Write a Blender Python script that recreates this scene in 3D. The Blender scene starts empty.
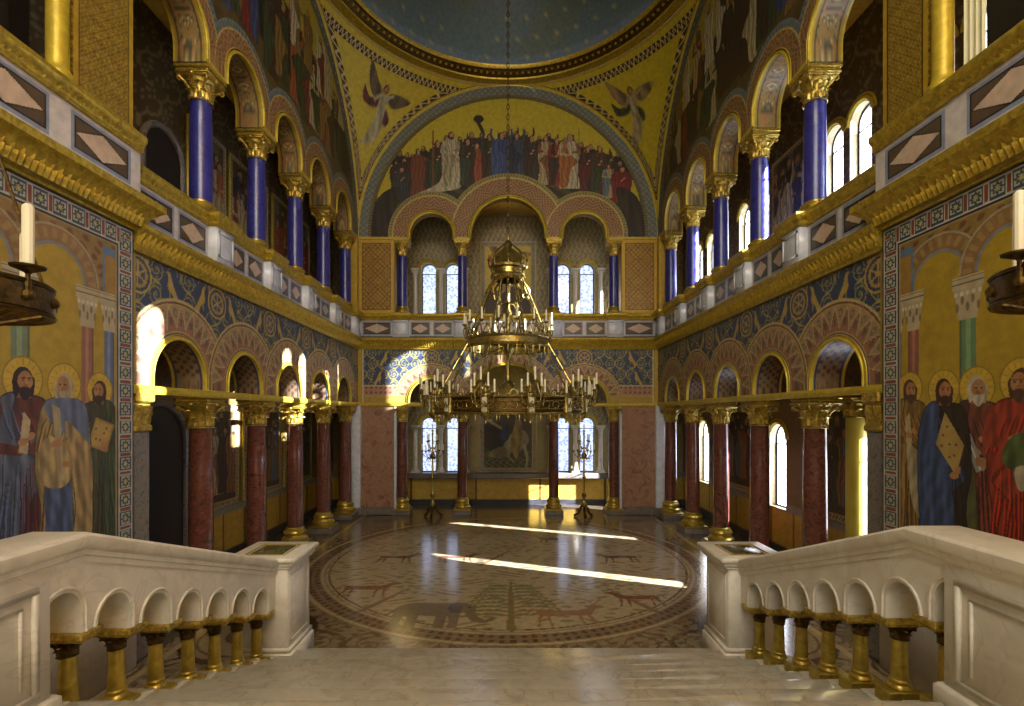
import bpy, math, random
import numpy as np
from math import pi, sin, cos, sqrt, radians
R0 = random.Random(7)
S = bpy.context.scene
COL = S.collection

# ------------------------------------------------------------------ helpers
def lin(c):
    c = np.clip(np.asarray(c, dtype=float), 0, 1)
    return np.where(c <= 0.04045, c / 12.92, ((c + 0.055) / 1.055) ** 2.4)

class MB:
    """collects grids, boxes, lathes and tubes and links them as ONE mesh object"""
    def __init__(s):
        s.v, s.q, s.t, s.c, s.n, s.qm, s.tm, s.hascol = [], [], [], [], 0, [], [], False
    def add(s, V, Q=None, T=None, C=None, mi=0):
        V = np.asarray(V, dtype=np.float32).reshape(-1, 3)
        s.v.append(V)
        if C is None: s.c.append(np.full((len(V), 3), 0.5, np.float32))
        else:
            s.hascol = True
            C = np.asarray(C, dtype=np.float32)
            if C.ndim == 1: C = np.tile(C, (len(V), 1))
            s.c.append(lin(C.reshape(-1, 3)).astype(np.float32))
        if Q is not None and len(Q):
            Q = np.asarray(Q, dtype=np.int32).reshape(-1, 4); s.q.append(Q + s.n); s.qm.append(np.full(len(Q), mi, np.int32))
        if T is not None and len(T):
            T = np.asarray(T, dtype=np.int32).reshape(-1, 3); s.t.append(T + s.n); s.tm.append(np.full(len(T), mi, np.int32))
        s.n += len(V)
        return s
    def grid(s, P, C=None, cu=False, cv=False, flip=False, mi=0):
        P = np.asarray(P, dtype=np.float32); n, m = P.shape[:2]
        I = np.arange(n * m).reshape(n, m)
        if cu: I = np.vstack([I, I[:1]])
        if cv: I = np.hstack([I, I[:, :1]])
        a, b, c, d = I[:-1, :-1], I[1:, :-1], I[1:, 1:], I[:-1, 1:]
        Q = np.stack([a, b, c, d] if not flip else [a, d, c, b], -1)
        return s.add(P, Q, C=C, mi=mi)
    def box(s, x0, x1, y0, y1, z0, z1, C=None, mi=0, ch=0.0, M=None):
        x0, x1 = min(x0, x1), max(x0, x1); y0, y1 = min(y0, y1), max(y0, y1)
        if ch:
            # chamfered in all vertical and horizontal edges: stacked rounded loops
            c = min(ch, (x1 - x0) / 3, (y1 - y0) / 3, (z1 - z0) / 3)
            def loop(i, z):
                a, b, e, f = x0 + i, x1 - i, y0 + i, y1 - i
                return [(a + c, e, z), (b - c, e, z), (b, e + c, z), (b, f - c, z), (b - c, f, z), (a + c, f, z), (a, f - c, z), (a, e + c, z)]
            L = loop(c, z0) + loop(0, z0 + c) + loop(0, z1 - c) + loop(c, z1)
            V = np.array(L); Q = []
            for k in range(3):
                for j in range(8):
                    Q.append((k * 8 + j, k * 8 + (j + 1) % 8, k * 8 + 8 + (j + 1) % 8, k * 8 + 8 + j))
            for b0, r in ((0, True), (24, False)):
                for q in ((0, 1, 2, 3), (3, 4, 7, 0), (4, 5, 6, 7)):
                    q = [b0 + t for t in q]; Q.append(q[::-1] if r else q)
        else:
            V = np.array([(x, y, z) for z in (z0, z1) for (x, y) in ((x0, y0), (x1, y0), (x1, y1), (x0, y1))])
            Q = [(3, 2, 1, 0), (4, 5, 6, 7), (0, 1, 5, 4), (1, 2, 6, 5), (2, 3, 7, 6), (3, 0, 4, 7)]
        if M is not None: V = V @ M[0].T + M[1]
        return s.add(V, Q, C=C, mi=mi)
    def lathe(s, prof, seg=24, o=(0, 0, 0), C=None, mi=0, sx=1, sy=1, flute=None):
        a = np.arange(seg) * 2 * pi / seg
        P = np.zeros((len(prof), seg, 3))
        for i, (r, z) in enumerate(prof):
            rr = r if flute is None else r * (1 + flute * np.cos(a * 8))
            P[i, :, 0] = o[0] + rr * np.cos(a) * sx; P[i, :, 1] = o[1] + rr * np.sin(a) * sy; P[i, :, 2] = o[2] + z
        if C is not None and np.ndim(C) == 1: C = np.tile(np.asarray(C, float), (len(prof) * seg, 1))
        return s.grid(P, C, cv=True, flip=True, mi=mi)
    def tube(s, pts, r, seg=8, C=None, mi=0, closed=False):
        p = np.asarray(pts, float); n = len(p)
        rs = np.full(n, r) if np.ndim(r) == 0 else np.asarray(r, float)
        if closed: t = np.roll(p, -1, 0) - np.roll(p, 1, 0)
        else: t = np.gradient(p, axis=0)
        t /= np.maximum(np.linalg.norm(t, axis=1, keepdims=True), 1e-9)
        up = np.array([0, 0, 1.0]) if abs(t[0][2]) < .9 else np.array([1.0, 0, 0])
        P = np.zeros((n, seg, 3)); a = np.arange(seg) * 2 * pi / seg
        x = np.cross(up, t[0]); x /= np.linalg.norm(x)
        for i in range(n):
            x = x - t[i] * np.dot(x, t[i]); x /= max(np.linalg.norm(x), 1e-9)
            y = np.cross(t[i], x)
            P[i] = p[i] + rs[i] * (np.cos(a)[:, None] * x + np.sin(a)[:, None] * y)
        s.grid(P, None if C is None else np.tile(np.asarray(C, float), (n * seg, 1)), cu=closed, cv=True, flip=True, mi=mi)
        if not closed:
            for i, rv in ((0, False), (n - 1, True)):
                V = np.vstack([P[i], p[i][None]]); T = [(j, (j + 1) % seg, seg) if rv else ((j + 1) % seg, j, seg) for j in range(seg)]
                s.add(V, T=T, C=C, mi=mi)
        return s
    def ball(s, c, rx, ry=None, rz=None, seg=10, rings=7, C=None, mi=0):
        ry = ry or rx; rz = rz or rx
        th = np.linspace(0.02, pi - 0.02, rings); a = np.arange(seg) * 2 * pi / seg
        P = np.zeros((rings, seg, 3))
        P[..., 0] = c[0] + rx * np.sin(th)[:, None] * np.cos(a); P[..., 1] = c[1] + ry * np.sin(th)[:, None] * np.sin(a)
        P[..., 2] = c[2] + rz * np.cos(th)[:, None]
        return s.grid(P, None if C is None else np.tile(np.asarray(C, float), (rings * seg, 1)), cv=True, mi=mi)
    def arr(s):
        return np.vstack(s.v)
    def merge(s, o, f=lambda V: V):
        """add another builder's geometry transformed by f"""
        base = s.n
        s.v.append(np.asarray(f(np.vstack(o.v)), np.float32)); s.c.append(np.vstack(o.c)); s.hascol |= o.hascol
        if o.q: s.q.append(np.vstack(o.q) + base); s.qm.append(np.concatenate(o.qm))
        if o.t: s.t.append(np.vstack(o.t) + base); s.tm.append(np.concatenate(o.tm))
        s.n += o.n
        return s
    def build(s, name, mat, parent=None, smooth=True, bevel=0, angle=35):
        me = bpy.data.meshes.new(name)
        V = np.vstack(s.v); me.vertices.add(len(V)); me.vertices.foreach_set('co', V.ravel())
        Q = np.vstack(s.q) if s.q else np.zeros((0, 4), np.int32); T = np.vstack(s.t) if s.t else np.zeros((0, 3), np.int32)
        loops = np.concatenate([Q.ravel(), T.ravel()]).astype(np.int32)
        tot = np.concatenate([np.full(len(Q), 4), np.full(len(T), 3)]).astype(np.int32)
        me.loops.add(len(loops)); me.loops.foreach_set('vertex_index', loops)
        me.polygons.add(len(tot)); st = np.concatenate([[0], np.cumsum(tot)[:-1]]).astype(np.int32)
        me.polygons.foreach_set('loop_start', st); me.polygons.foreach_set('loop_total', tot)
        mi = np.concatenate((s.qm or [np.zeros(0, np.int32)]) + (s.tm or [np.zeros(0, np.int32)])).astype(np.int32)
        me.update(calc_edges=True); me.validate()
        if len(me.polygons) == len(mi): me.polygons.foreach_set('material_index', mi)
        if s.hascol:
            ca = me.color_attributes.new('Col', 'FLOAT_COLOR', 'POINT')
            C = np.ones((len(V), 4), np.float32); C[:, :3] = np.vstack(s.c); ca.data.foreach_set('color', C.ravel())
        for m in (mat if isinstance(mat, (list, tuple)) else [mat]): me.materials.append(m)
        if smooth:
            me.polygons.foreach_set('use_smooth', np.ones(len(me.polygons), bool))
            if angle < 180: me.set_sharp_from_angle(angle=radians(angle))
        o = bpy.data.objects.new(name, me); COL.objects.link(o)
        if parent is not None: o.parent = parent; o.location = -parent_loc(parent)
        if bevel:
            b = o.modifiers.new('bevel', 'BEVEL'); b.width = bevel; b.segments = 2; b.limit_method = 'ANGLE'
        return o

from mathutils import Vector
def parent_loc(p):
    v = Vector(p.location)
    while p.parent: p = p.parent; v = v + Vector(p.location)
    return v
def tag(o, label=None, cat=None, group=None, kind=None):
    if label: o['label'] = label
    if cat: o['category'] = cat
    if group: o['group'] = group
    if kind: o['kind'] = kind
    return o
def thing(name, loc, label, cat, group=None):
    o = bpy.data.objects.new(name, None); COL.objects.link(o); o.location = loc; o.empty_display_size = .1
    return tag(o, label, cat, group)
def struct(o): o['kind'] = 'structure'; return o
def copy_tree(o, parent=None):
    c = o.copy(); COL.objects.link(c)
    if parent is not None: c.parent = parent
    for ch in [x for x in bpy.data.objects if x.parent == o]: copy_tree(ch, c)
    return c

# ------------------------------------------------------------------ materials
def mat(name, rough=.5, metal=0.0, col=(.5, .5, .5), spec=.5):
    m = bpy.data.materials.new(name); m.use_nodes = True
    b = m.node_tree.nodes['Principled BSDF']; l = lin(col)
    b.inputs['Base Color'].default_value = (l[0], l[1], l[2], 1)
    b.inputs['Roughness'].default_value = rough; b.inputs['Metallic'].default_value = metal
    b.inputs['Specular IOR Level'].default_value = spec
    return m, m.node_tree, b
def bump(nt, b, scale, strength, detail=3, dist=.02):
    tc = nt.nodes.new('ShaderNodeNewGeometry'); n = nt.nodes.new('ShaderNodeTexNoise'); n.inputs['Scale'].default_value = scale
    n.inputs['Detail'].default_value = detail
    bp = nt.nodes.new('ShaderNodeBump'); bp.inputs['Strength'].default_value = strength; bp.inputs['Distance'].default_value = dist
    nt.links.new(tc.outputs['Position'], n.inputs['Vector']); nt.links.new(n.outputs['Fac'], bp.inputs['Height']); nt.links.new(bp.outputs['Normal'], b.inputs['Normal'])
def painted(name, rough, metal, bs=40, bst=.15, spec=.5):
    m, nt, b = mat(name, rough, metal, spec=spec)
    a = nt.nodes.new('ShaderNodeVertexColor'); a.layer_name = 'Col'
    n = nt.nodes.new('ShaderNodeTexNoise'); n.inputs['Scale'].default_value = 9; n.inputs['Detail'].default_value = 6
    g = nt.nodes.new('ShaderNodeNewGeometry'); nt.links.new(g.outputs['Position'], n.inputs['Vector'])
    mr = nt.nodes.new('ShaderNodeMapRange'); mr.inputs['From Min'].default_value = .3; mr.inputs['From Max'].default_value = .7
    mr.inputs['To Min'].default_value = .82; mr.inputs['To Max'].default_value = 1.12
    nt.links.new(n.outputs['Fac'], mr.inputs['Value'])
    mx = nt.nodes.new('ShaderNodeVectorMath'); mx.operation = 'SCALE'
    nt.links.new(a.outputs['Color'], mx.inputs[0]); nt.links.new(mr.outputs['Result'], mx.inputs['Scale'])
    nt.links.new(mx.outputs['Vector'], b.inputs['Base Color'])
    if bst: bump(nt, b, bs, bst)
    return m
def stone(name, cols, scale, rough, dist=1.0, vein=None, bst=0, spec=.5, vscale=1.4):
    m, nt, b = mat(name, rough, 0, spec=spec)
    g = nt.nodes.new('ShaderNodeNewGeometry')
    n = nt.nodes.new('ShaderNodeTexNoise'); n.inputs['Scale'].default_value = scale; n.inputs['Detail'].default_value = 8; n.inputs['Distortion'].default_value = dist
    r = nt.nodes.new('ShaderNodeValToRGB'); nt.links.new(g.outputs['Position'], n.inputs['Vector']); nt.links.new(n.outputs['Fac'], r.inputs['Fac'])
    while len(r.color_ramp.elements) < len(cols): r.color_ramp.elements.new(.5)
    for i, c in enumerate(cols):
        e = r.color_ramp.elements[i]; e.position = .3 + .4 * i / (len(cols) - 1); l = lin(c); e.color = (l[0], l[1], l[2], 1)
    out = r.outputs['Color']
    if vein is not None:
        w = nt.nodes.new('ShaderNodeTexNoise'); w.inputs['Scale'].default_value = vscale; w.inputs['Detail'].default_value = 5; w.inputs['Distortion'].default_value = 2.2
        nt.links.new(g.outputs['Position'], w.inputs['Vector'])
        s1 = nt.nodes.new('ShaderNodeMath'); s1.operation = 'SUBTRACT'; s1.inputs[1].default_value = .5; nt.links.new(w.outputs['Fac'], s1.inputs[0])
        s2 = nt.nodes.new('ShaderNodeMath'); s2.operation = 'ABSOLUTE'; nt.links.new(s1.outputs[0], s2.inputs[0])
        mr = nt.nodes.new('ShaderNodeMapRange'); mr.inputs['From Min'].default_value = 0; mr.inputs['From Max'].default_value = .02; mr.inputs['To Min'].default_value = .6; mr.inputs['To Max'].default_value = 0
        nt.links.new(s2.outputs[0], mr.inputs['Value'])
        mx = nt.nodes.new('ShaderNodeMix'); mx.data_type = 'RGBA'; l = lin(vein)
        nt.links.new(mr.outputs['Result'], mx.inputs['Factor']); nt.links.new(out, mx.inputs[6]); mx.inputs[7].default_value = (l[0], l[1], l[2], 1); out = mx.outputs[2]
    nt.links.new(out, b.inputs['Base Color'])
    if bst: bump(nt, b, 30, bst)
    return m
def goldm(name, c1, c2, rough, metal, sc=14, bst=.4):
    m = stone(name, [c1, c2], sc, rough); b = m.node_tree.nodes['Principled BSDF']; b.inputs['Metallic'].default_value = metal
    bump(m.node_tree, b, 45, bst, 4, .01); return m
M_wall = painted('mosaic wall', .5, .12)
M_mural = painted('mural', .55, 0.0, 70, .1)
M_gmural = painted('gold ground mosaic', .42, .25, 60, .2)
M_floor = painted('polished mosaic floor', .16, 0, 25, .02, spec=.7)
M_soffit = painted('soffit mosaic', .45, .08)
M_gold = goldm('gilded stucco', (.80, .69, .24), (.58, .48, .15), .38, .55)
M_goldflat = goldm('gilded band', (.78, .68, .20), (.66, .57, .15), .42, .35, 8, .15)
M_brass = goldm('brass', (.74, .66, .38), (.44, .37, .19), .27, .85, 20, .2)
M_bronze = goldm('dark bronze', (.42, .32, .12), (.20, .14, .06), .35, .8, 16, .3)
M_white = stone('pale marble', [(.76, .735, .67), (.82, .795, .73), (.73, .70, .62)], 2.2, .38, 1.2, (.72, .69, .62), .02)
M_step = stone('step marble', [(.67, .64, .56), (.74, .71, .63), (.63, .60, .51)], 1.6, .22, 1.5, (.60, .55, .45), .02)
M_red = stone('red brown marble', [(.31, .17, .13), (.40, .23, .18), (.25, .14, .11)], 5, .16, 1.5, (.48, .33, .27), 0, .6, 3)
M_blue = stone('lapis blue stone', [(.15, .14, .42), (.20, .20, .50), (.12, .11, .36)], 5, .28, 1.2, (.27, .28, .54), 0, .5, 4)
M_pink = stone('pink marble', [(.52, .38, .30), (.60, .46, .37), (.46, .33, .26)], 2.5, .25, 2, (.64, .52, .43), 0, .5)
M_paleblue = stone('blue white marble', [(.70, .72, .76), (.80, .81, .83)], 3, .25, 2)
M_ochre = stone('ochre panel', [(.74, .60, .22), (.82, .68, .28), (.66, .52, .18)], 1.6, .3, 2, (.60, .46, .16))
M_granite = stone('grey plinth stone', [(.36, .33, .30), (.48, .45, .41), (.28, .26, .24)], 14, .3)
M_yellowcol = stone('yellow stucco marble', [(.74, .68, .24), (.80, .74, .32)], 2, .3)
M_candle = stone('ivory wax', [(.90, .86, .72), (.93, .90, .78)], 3, .5)
M_dark = stone('dark wood', [(.06, .045, .035), (.10, .07, .05)], 4, .5, 2)
M_cream = stone('cream curtain cloth', [(.80, .78, .62), (.86, .83, .68)], 3, .8)
M_enamel = stone('white enamel plaque', [(.82, .80, .70), (.88, .86, .78)], 6, .3)
M_inlay = stone('dark green inlay', [(.22, .22, .12), (.34, .32, .18), (.16, .16, .09)], 8, .25, 2)
M_iron = mat('black iron', .5, .5, (.05, .05, .05))[0]
def glass():
    m = bpy.data.materials.new('leaded glass'); m.use_nodes = True; nt = m.node_tree; nt.nodes.clear()
    o = nt.nodes.new('ShaderNodeOutputMaterial'); t = nt.nodes.new('ShaderNodeBsdfTransparent'); g = nt.nodes.new('ShaderNodeBsdfGlossy'); g.inputs['Roughness'].default_value = .1
    tl = nt.nodes.new('ShaderNodeBsdfTranslucent'); tl.inputs['Color'].default_value = (.8, .85, 1, 1)
    geo = nt.nodes.new('ShaderNodeNewGeometry'); n = nt.nodes.new('ShaderNodeTexVoronoi'); n.inputs['Scale'].default_value = 9
    nt.links.new(geo.outputs['Position'], n.inputs['Vector'])
    r = nt.nodes.new('ShaderNodeValToRGB'); r.color_ramp.elements[0].color = (.50, .56, .80, 1); r.color_ramp.elements[1].color = (.86, .90, 1, 1)
    r.color_ramp.elements[1].position = .6
    nt.links.new(n.outputs['Distance'], r.inputs['Fac']); nt.links.new(r.outputs['Color'], t.inputs['Color'])
    m1 = nt.nodes.new('ShaderNodeMixShader'); m1.inputs[0].default_value = .06; m2 = nt.nodes.new('ShaderNodeMixShader'); m2.inputs[0].default_value = .12
    nt.links.new(t.outputs[0], m1.inputs[1]); nt.links.new(g.outputs[0], m1.inputs[2])
    nt.links.new(m1.outputs[0], m2.inputs[1]); nt.links.new(tl.outputs[0], m2.inputs[2]); nt.links.new(m2.outputs[0], o.inputs[0])
    return m
M_glass = glass()

# ------------------------------------------------------------------ mural painting on vertex grids
def catmull(p, k=5):
    p = np.asarray(p, float); n = len(p); out = []
    for i in range(n):
        a, b, c, d = p[i - 1], p[i], p[(i + 1) % n], p[(i + 2) % n]
        for t in np.linspace(0, 1, k, endpoint=False):
            out.append(.5 * (2 * b + (c - a) * t + (2 * a - 5 * b + 4 * c - d) * t * t + (3 * b - a - 3 * c + d) * t ** 3))
    return np.array(out)
class Paint:
    def __init__(s, U, V, base):
        s.sh = U.shape; s.U = U.ravel().astype(float); s.V = V.ravel().astype(float); s.C = np.empty((s.U.size, 3)); s.C[:] = base
    def out(s): return s.C.reshape(s.sh + (3,))
    def sel(s, x0, x1, y0, y1): return np.nonzero((s.U > x0) & (s.U < x1) & (s.V > y0) & (s.V < y1))[0]
    def _put(s, i, col, fold, k, seed, a=1.0):
        if not len(i): return
        c = np.tile(np.asarray(col, float), (len(i), 1))
        if fold:
            u, v = s.U[i], s.V[i]
            w = .42 * np.sin(k * .55 * u + 1.3 * np.sin(k * .10 * v + seed) + seed * 2.1) + .34 * np.sin(k * (.8 * u + .28 * v) + seed * 3 + 1.5 * np.sin(k * .17 * u - k * .1 * v)) + .24 * np.sin(k * 1.25 * u + .6 * np.sin(k * .08 * v) + seed * 5)
            w = np.sign(w) * np.abs(w) ** .7
            g_ = c.mean(1, keepdims=True) * np.array([1.08, 1.0, .78]); c = c * .72 + g_ * .28
            c *= (1 + fold * w)[:, None]
        s.C[i] = s.C[i] * (1 - a) + np.clip(c, 0, 1) * a
    def poly(s, p, col, smooth=True, fold=0, k=40, seed=0, a=1.0):
        p = catmull(p) if smooth else np.asarray(p, float)
        i = s.sel(p[:, 0].min(), p[:, 0].max(), p[:, 1].min(), p[:, 1].max())
        if not len(i): return
        u, v = s.U[i], s.V[i]; ins = np.zeros(len(i), bool); n = len(p)
        for j in range(n):
            x1, y1 = p[j]; x2, y2 = p[(j + 1) % n]
            if y1 == y2: continue
            ins ^= ((y1 > v) != (y2 > v)) & (u < (x2 - x1) * (v - y1) / (y2 - y1) + x1)
        s._put(i[ins], col, fold, k, seed, a)
    def ell(s, cx, cy, rx, ry, col, rot=0, fold=0, k=40, seed=0, a=1.0):
        r = max(rx, ry); i = s.sel(cx - r, cx + r, cy - r, cy + r); u, v = s.U[i] - cx, s.V[i] - cy
        c, n = cos(rot), sin(rot); m = ((u * c + v * n) / rx) ** 2 + ((v * c - u * n) / ry) ** 2 < 1
        s._put(i[m], col, fold, k, seed, a)
    def ring(s, cx, cy, r0, r1, col, vmin=-1e9):
        i = s.sel(cx - r1, cx + r1, max(cy - r1, vmin), cy + r1); d = np.hypot(s.U[i] - cx, s.V[i] - cy); s._put(i[(d >= r0) & (d < r1)], col, 0, 0, 0)
    def rect(s, x0, x1, y0, y1, col): s._put(s.sel(x0, x1, y0, y1), col, 0, 0, 0)
    def line(s, p, w, col, w2=None, fold=0, k=40, seed=0):
        p = np.asarray(p, float); n = len(p) - 1; w2 = w if w2 is None else w2
        W = max(w, w2); i = s.sel(p[:, 0].min() - W, p[:, 0].max() + W, p[:, 1].min() - W, p[:, 1].max() + W)
        if not len(i): return
        u, v = s.U[i], s.V[i]; ins = np.zeros(len(i), bool)
        for j in range(n):
            a, b = p[j], p[j + 1]; d = b - a; L = max(d @ d, 1e-9); t = np.clip(((u - a[0]) * d[0] + (v - a[1]) * d[1]) / L, 0, 1)
            ww = w + (w2 - w) * (j + t) / n
            ins |= np.hypot(u - a[0] - t * d[0], v - a[1] - t * d[1]) < ww
        s._put(i[ins], col, fold, k, seed)
    def mask(s, m, col, a=1.0):
        m = np.asarray(m).ravel(); s.C[m] = s.C[m] * (1 - a) + np.asarray(col, float) * a
    def figure(s, x, y, H, robe, cloak, hair=(.16, .10, .05), beard=None, halo=None, face=1, hold=None, skin=(.72, .52, .36), sx=1.0, seed=0, arms='front', fold=.22, lower=None, detail=True):
        T = lambda pts: [(x + a * H * sx, y + b * H) for a, b in pts]
        k = 2 * pi / (.045 * H); f = dict(fold=fold, k=k, seed=seed); dk = lambda c, q: tuple(t * q for t in c)
        if halo:
            s.ell(x, y + .925 * H, .098 * H * max(sx, .8), .108 * H, dk(halo, .72)); s.ell(x, y + .925 * H, .09 * H * max(sx, .8), .10 * H, halo)
            if detail:
                for q in range(16):
                    t = q * pi / 8; s.line([(x + .06 * H * cos(t), y + (.925 + .068 * sin(t)) * H), (x + .084 * H * cos(t), y + (.925 + .094 * sin(t)) * H)], .0022 * H, dk(halo, .8))
        s.poly(T([(-.04, .855), (.04, .855), (.115, .825), (.15, .70), (.155, .5), (.13, .3), (.165, .03), (.1, 0), (-.1, 0), (-.165, .03), (-.13, .3), (-.16, .5), (-.15, .70), (-.115, .825)]), robe, **f)
        if H > 1.9:
            o_ = T([(-.04, .855), (.04, .855), (.115, .825), (.15, .70), (.155, .5), (.13, .3), (.165, .03), (.1, 0), (-.1, 0), (-.165, .03), (-.13, .3), (-.16, .5), (-.15, .70), (-.115, .825)]); o_ = catmull(o_); s.line(list(o_) + [o_[0]], .0035 * H, dk(robe, .5))
        if lower: s.poly(T([(-.12, .46), (.10, .46), (.14, .2), (.15, .01), (-.14, .01), (-.13, .2)]), lower, **f)
        if cloak:
            if face > 0: c = [(-.04, .86), (-.11, .83), (-.16, .68), (-.165, .45), (-.15, .15), (-.165, .02), (-.03, .05), (.03, .35), (.13, .47), (.06, .56), (-.02, .62), (-.05, .75)]
            else: c = [(.04, .86), (.11, .83), (.16, .68), (.165, .45), (.15, .15), (.165, .02), (.03, .05), (-.03, .35), (-.13, .47), (-.06, .56), (.02, .62), (.05, .75)]
            s.poly(T(c), cloak, fold=fold * 1.1, k=k * .8, seed=seed + 1.3)
            if H > 1.9: o_ = catmull(T(c)); s.line(list(o_) + [o_[0]], .0032 * H, dk(cloak, .5))
            s.line(T([(c[-1][0], .75), (c[-2][0], .62), (c[-3][0], .56), (c[-4][0], .47)]), .006 * H, dk(cloak, .6))
        if H > 1.9:
            rr = random.Random(int(seed * 10) + 3)
            for q in range(13):
                a0 = -.13 + .26 * q / 12 + rr.uniform(-.01, .01); b0 = rr.uniform(.36, .60); c_ = (lower or robe) if not cloak or a0 * face > -.03 else cloak
                pl = [(a0 * .75, b0), (a0 * .85 + rr.uniform(-.012, .012), b0 * .7), (a0 + rr.uniform(-.01, .01), b0 * .35), (a0 * 1.1, .04)]
                s.line(T(pl), .0022 * H, dk(c_, .55), .006 * H); s.line(T([(p_ + .011, r_) for p_, r_ in pl]), .0018 * H, tuple(min(1, t * 1.28) for t in c_), .005 * H)
            for q in range(6):
                a0 = -.10 + .04 * q; pl = [(a0 * face, .80 - .01 * q), ((a0 + .02) * face, .72), ((a0 + .05) * face, .66 - .012 * q)]; c_ = cloak if cloak and a0 < -.02 else robe
                s.line(T(pl), .002 * H, dk(c_, .6), .005 * H); s.line(T([(p_ + .010, r_) for p_, r_ in pl]), .0016 * H, tuple(min(1, t * 1.25) for t in c_), .004 * H)
        if arms == 'front':
            s.line(T([(-.125 * face, .79), (-.165 * face, .63), (-.02 * face, .60)]), .034 * H, dk(robe, .95), .022 * H, **f)
            s.line(T([(.125 * face, .79), (.155 * face, .65), (.05 * face, .66)]), .032 * H, dk(cloak or robe, .9), .02 * H, **f)
            s.ell(x + -.0 * H, y + .605 * H, .026 * H * sx, .017 * H, skin, .3); s.ell(x + .035 * face * H * sx, y + .665 * H, .024 * H * sx, .017 * H, skin, .6)
        elif arms == 'raised':
            s.line(T([(-.11, .8), (-.17, .92), (-.16, 1.05)]), .03 * H, robe, .02 * H, **f); s.ell(x - .16 * H * sx, y + 1.08 * H, .017 * H, .026 * H, skin)
            s.line(T([(.11, .8), (.17, .92), (.16, 1.05)]), .03 * H, robe, .02 * H, **f); s.ell(x + .16 * H * sx, y + 1.08 * H, .017 * H, .026 * H, skin)
        elif arms == 'out':
            s.line(T([(.11 * face, .79), (.2 * face, .74), (.29 * face, .80)]), .03 * H, robe, .017 * H, **f); s.ell(x + .31 * face * H * sx, y + .81 * H, .025 * H, .015 * H, skin)
        if hold == 'book':
            bx, by = .0, .66
            s.poly(T([(bx - .09, by - .07), (bx + .05, by - .12), (bx + .11, by + .05), (bx - .03, by + .1)]), (.56, .44, .20), smooth=False)
            s.poly(T([(bx - .075, by - .062), (bx + .042, by - .103), (bx + .094, by + .042), (bx - .024, by + .085)]), (.62, .50, .25), smooth=False)
            for a, b in ((-.03, .03), (.03, 0), (0, -.04), (.05, .03), (-.03, -.03)): s.ell(x + (bx + a) * H * sx, y + (by + b) * H, .009 * H, .007 * H, (.40, .26, .12))
            s.ell(x + .03 * H, y + .565 * H, .032 * H * sx, .018 * H, skin, -.3)
            for q in range(4): s.line(T([(.01 + q * .014, .575), (.015 + q * .014, .60)]), .0055 * H, skin)
        if hold == 'scroll':
            s.poly(T([(-.02, .60), (.02, .58), (.035, .74), (.0, .78)]), (.66, .58, .42), smooth=False, fold=.1, k=k)
            s.ell(x + .0 * H, y + .64 * H, .026 * H * sx, .017 * H, skin, .3)
            for q in range(4): s.line(T([(-.005 + q * .009, .63 + q * .008), (.022 + q * .006, .65 + q * .008)]), .0045 * H, skin)
        if hold == 'blade':
            s.poly(T([(-.045, .52), (.0, .50), (.12, .80), (.09, .83)]), (.50, .50, .47), smooth=False); s.line(T([(-.02, .52), (.105, .81)]), .004 * H, (.72, .72, .68))
            s.ell(x - .03 * H, y + .56 * H, .03 * H * sx, .018 * H, skin)
            for q in range(4): s.line(T([(-.05, .565 - q * .011), (.0, .575 - q * .011)]), .0055 * H, dk(skin, .95))
        if hold == 'staff': s.line(T([(.13 * face, .02), (.15 * face, 1.08)]), .006 * H, (.30, .20, .10))
        # head
        hx = x + .004 * face * H; hy = y + .92 * H
        s.poly([(hx - .024 * H * sx, hy - .03 * H), (hx + .024 * H * sx, hy - .03 * H), (hx + .034 * H * sx, hy - .08 * H), (hx - .034 * H * sx, hy - .08 * H)], dk(skin, .78), smooth=False)
        s.ell(hx - .005 * face * H, hy + .006 * H, .047 * H * sx, .058 * H, hair)
        s.poly([(hx - .046 * H * sx, hy + .02 * H), (hx - .052 * H * sx, hy - .04 * H), (hx - .042 * H * sx, hy - .075 * H), (hx - .02 * H * sx, hy - .05 * H), (hx, hy), (hx + .02 * H * sx, hy - .05 * H), (hx + .04 * H * sx, hy - .07 * H), (hx + .05 * H * sx, hy - .035 * H), (hx + .045 * H * sx, hy + .02 * H)], hair, fold=.15, k=k * 1.5)
        fx = hx + .006 * face * H
        s.ell(fx, hy - .004 * H, .036 * H * sx, .050 * H, skin)
        s.ell(fx - .012 * face * H * sx, hy - .004 * H, .018 * H * sx, .04 * H, dk(skin, .86), a=.5)
        if beard: 
            s.poly([(fx - .036 * H * sx, hy - .014 * H), (fx - .024 * H * sx, hy - .032 * H), (fx, hy - .023 * H), (fx + .024 * H * sx, hy - .032 * H), (fx + .036 * H * sx, hy - .014 * H), (fx + .028 * H * sx, hy - .062 * H), (fx, hy - .09 * H), (fx - .028 * H * sx, hy - .062 * H)], beard, fold=.14, k=k * 2)
        if detail:
            for e in (-1, 1):
                ex = fx + (e * .014 + .003 * face) * H * sx
                s.line([(ex - .009 * H * sx, hy + .012 * H), (ex + .008 * H * sx, hy + .0135 * H)], .0026 * H, dk(hair, .9))
                s.ell(ex, hy + .003 * H, .0062 * H * sx, .0036 * H, (.20, .12, .08))
            s.line([(fx + .004 * face * H, hy + .006 * H), (fx + .007 * face * H, hy - .012 * H)], .003 * H, dk(skin, 1.15)); s.line([(fx - .003 * H, hy - .015 * H), (fx + .008 * H, hy - .015 * H)], .0022 * H, dk(skin, .6))
            s.line([(fx - .009 * H * sx, hy - .026 * H), (fx + .01 * H * sx, hy - .026 * H)], .003 * H, (.48, .22, .16))
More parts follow.
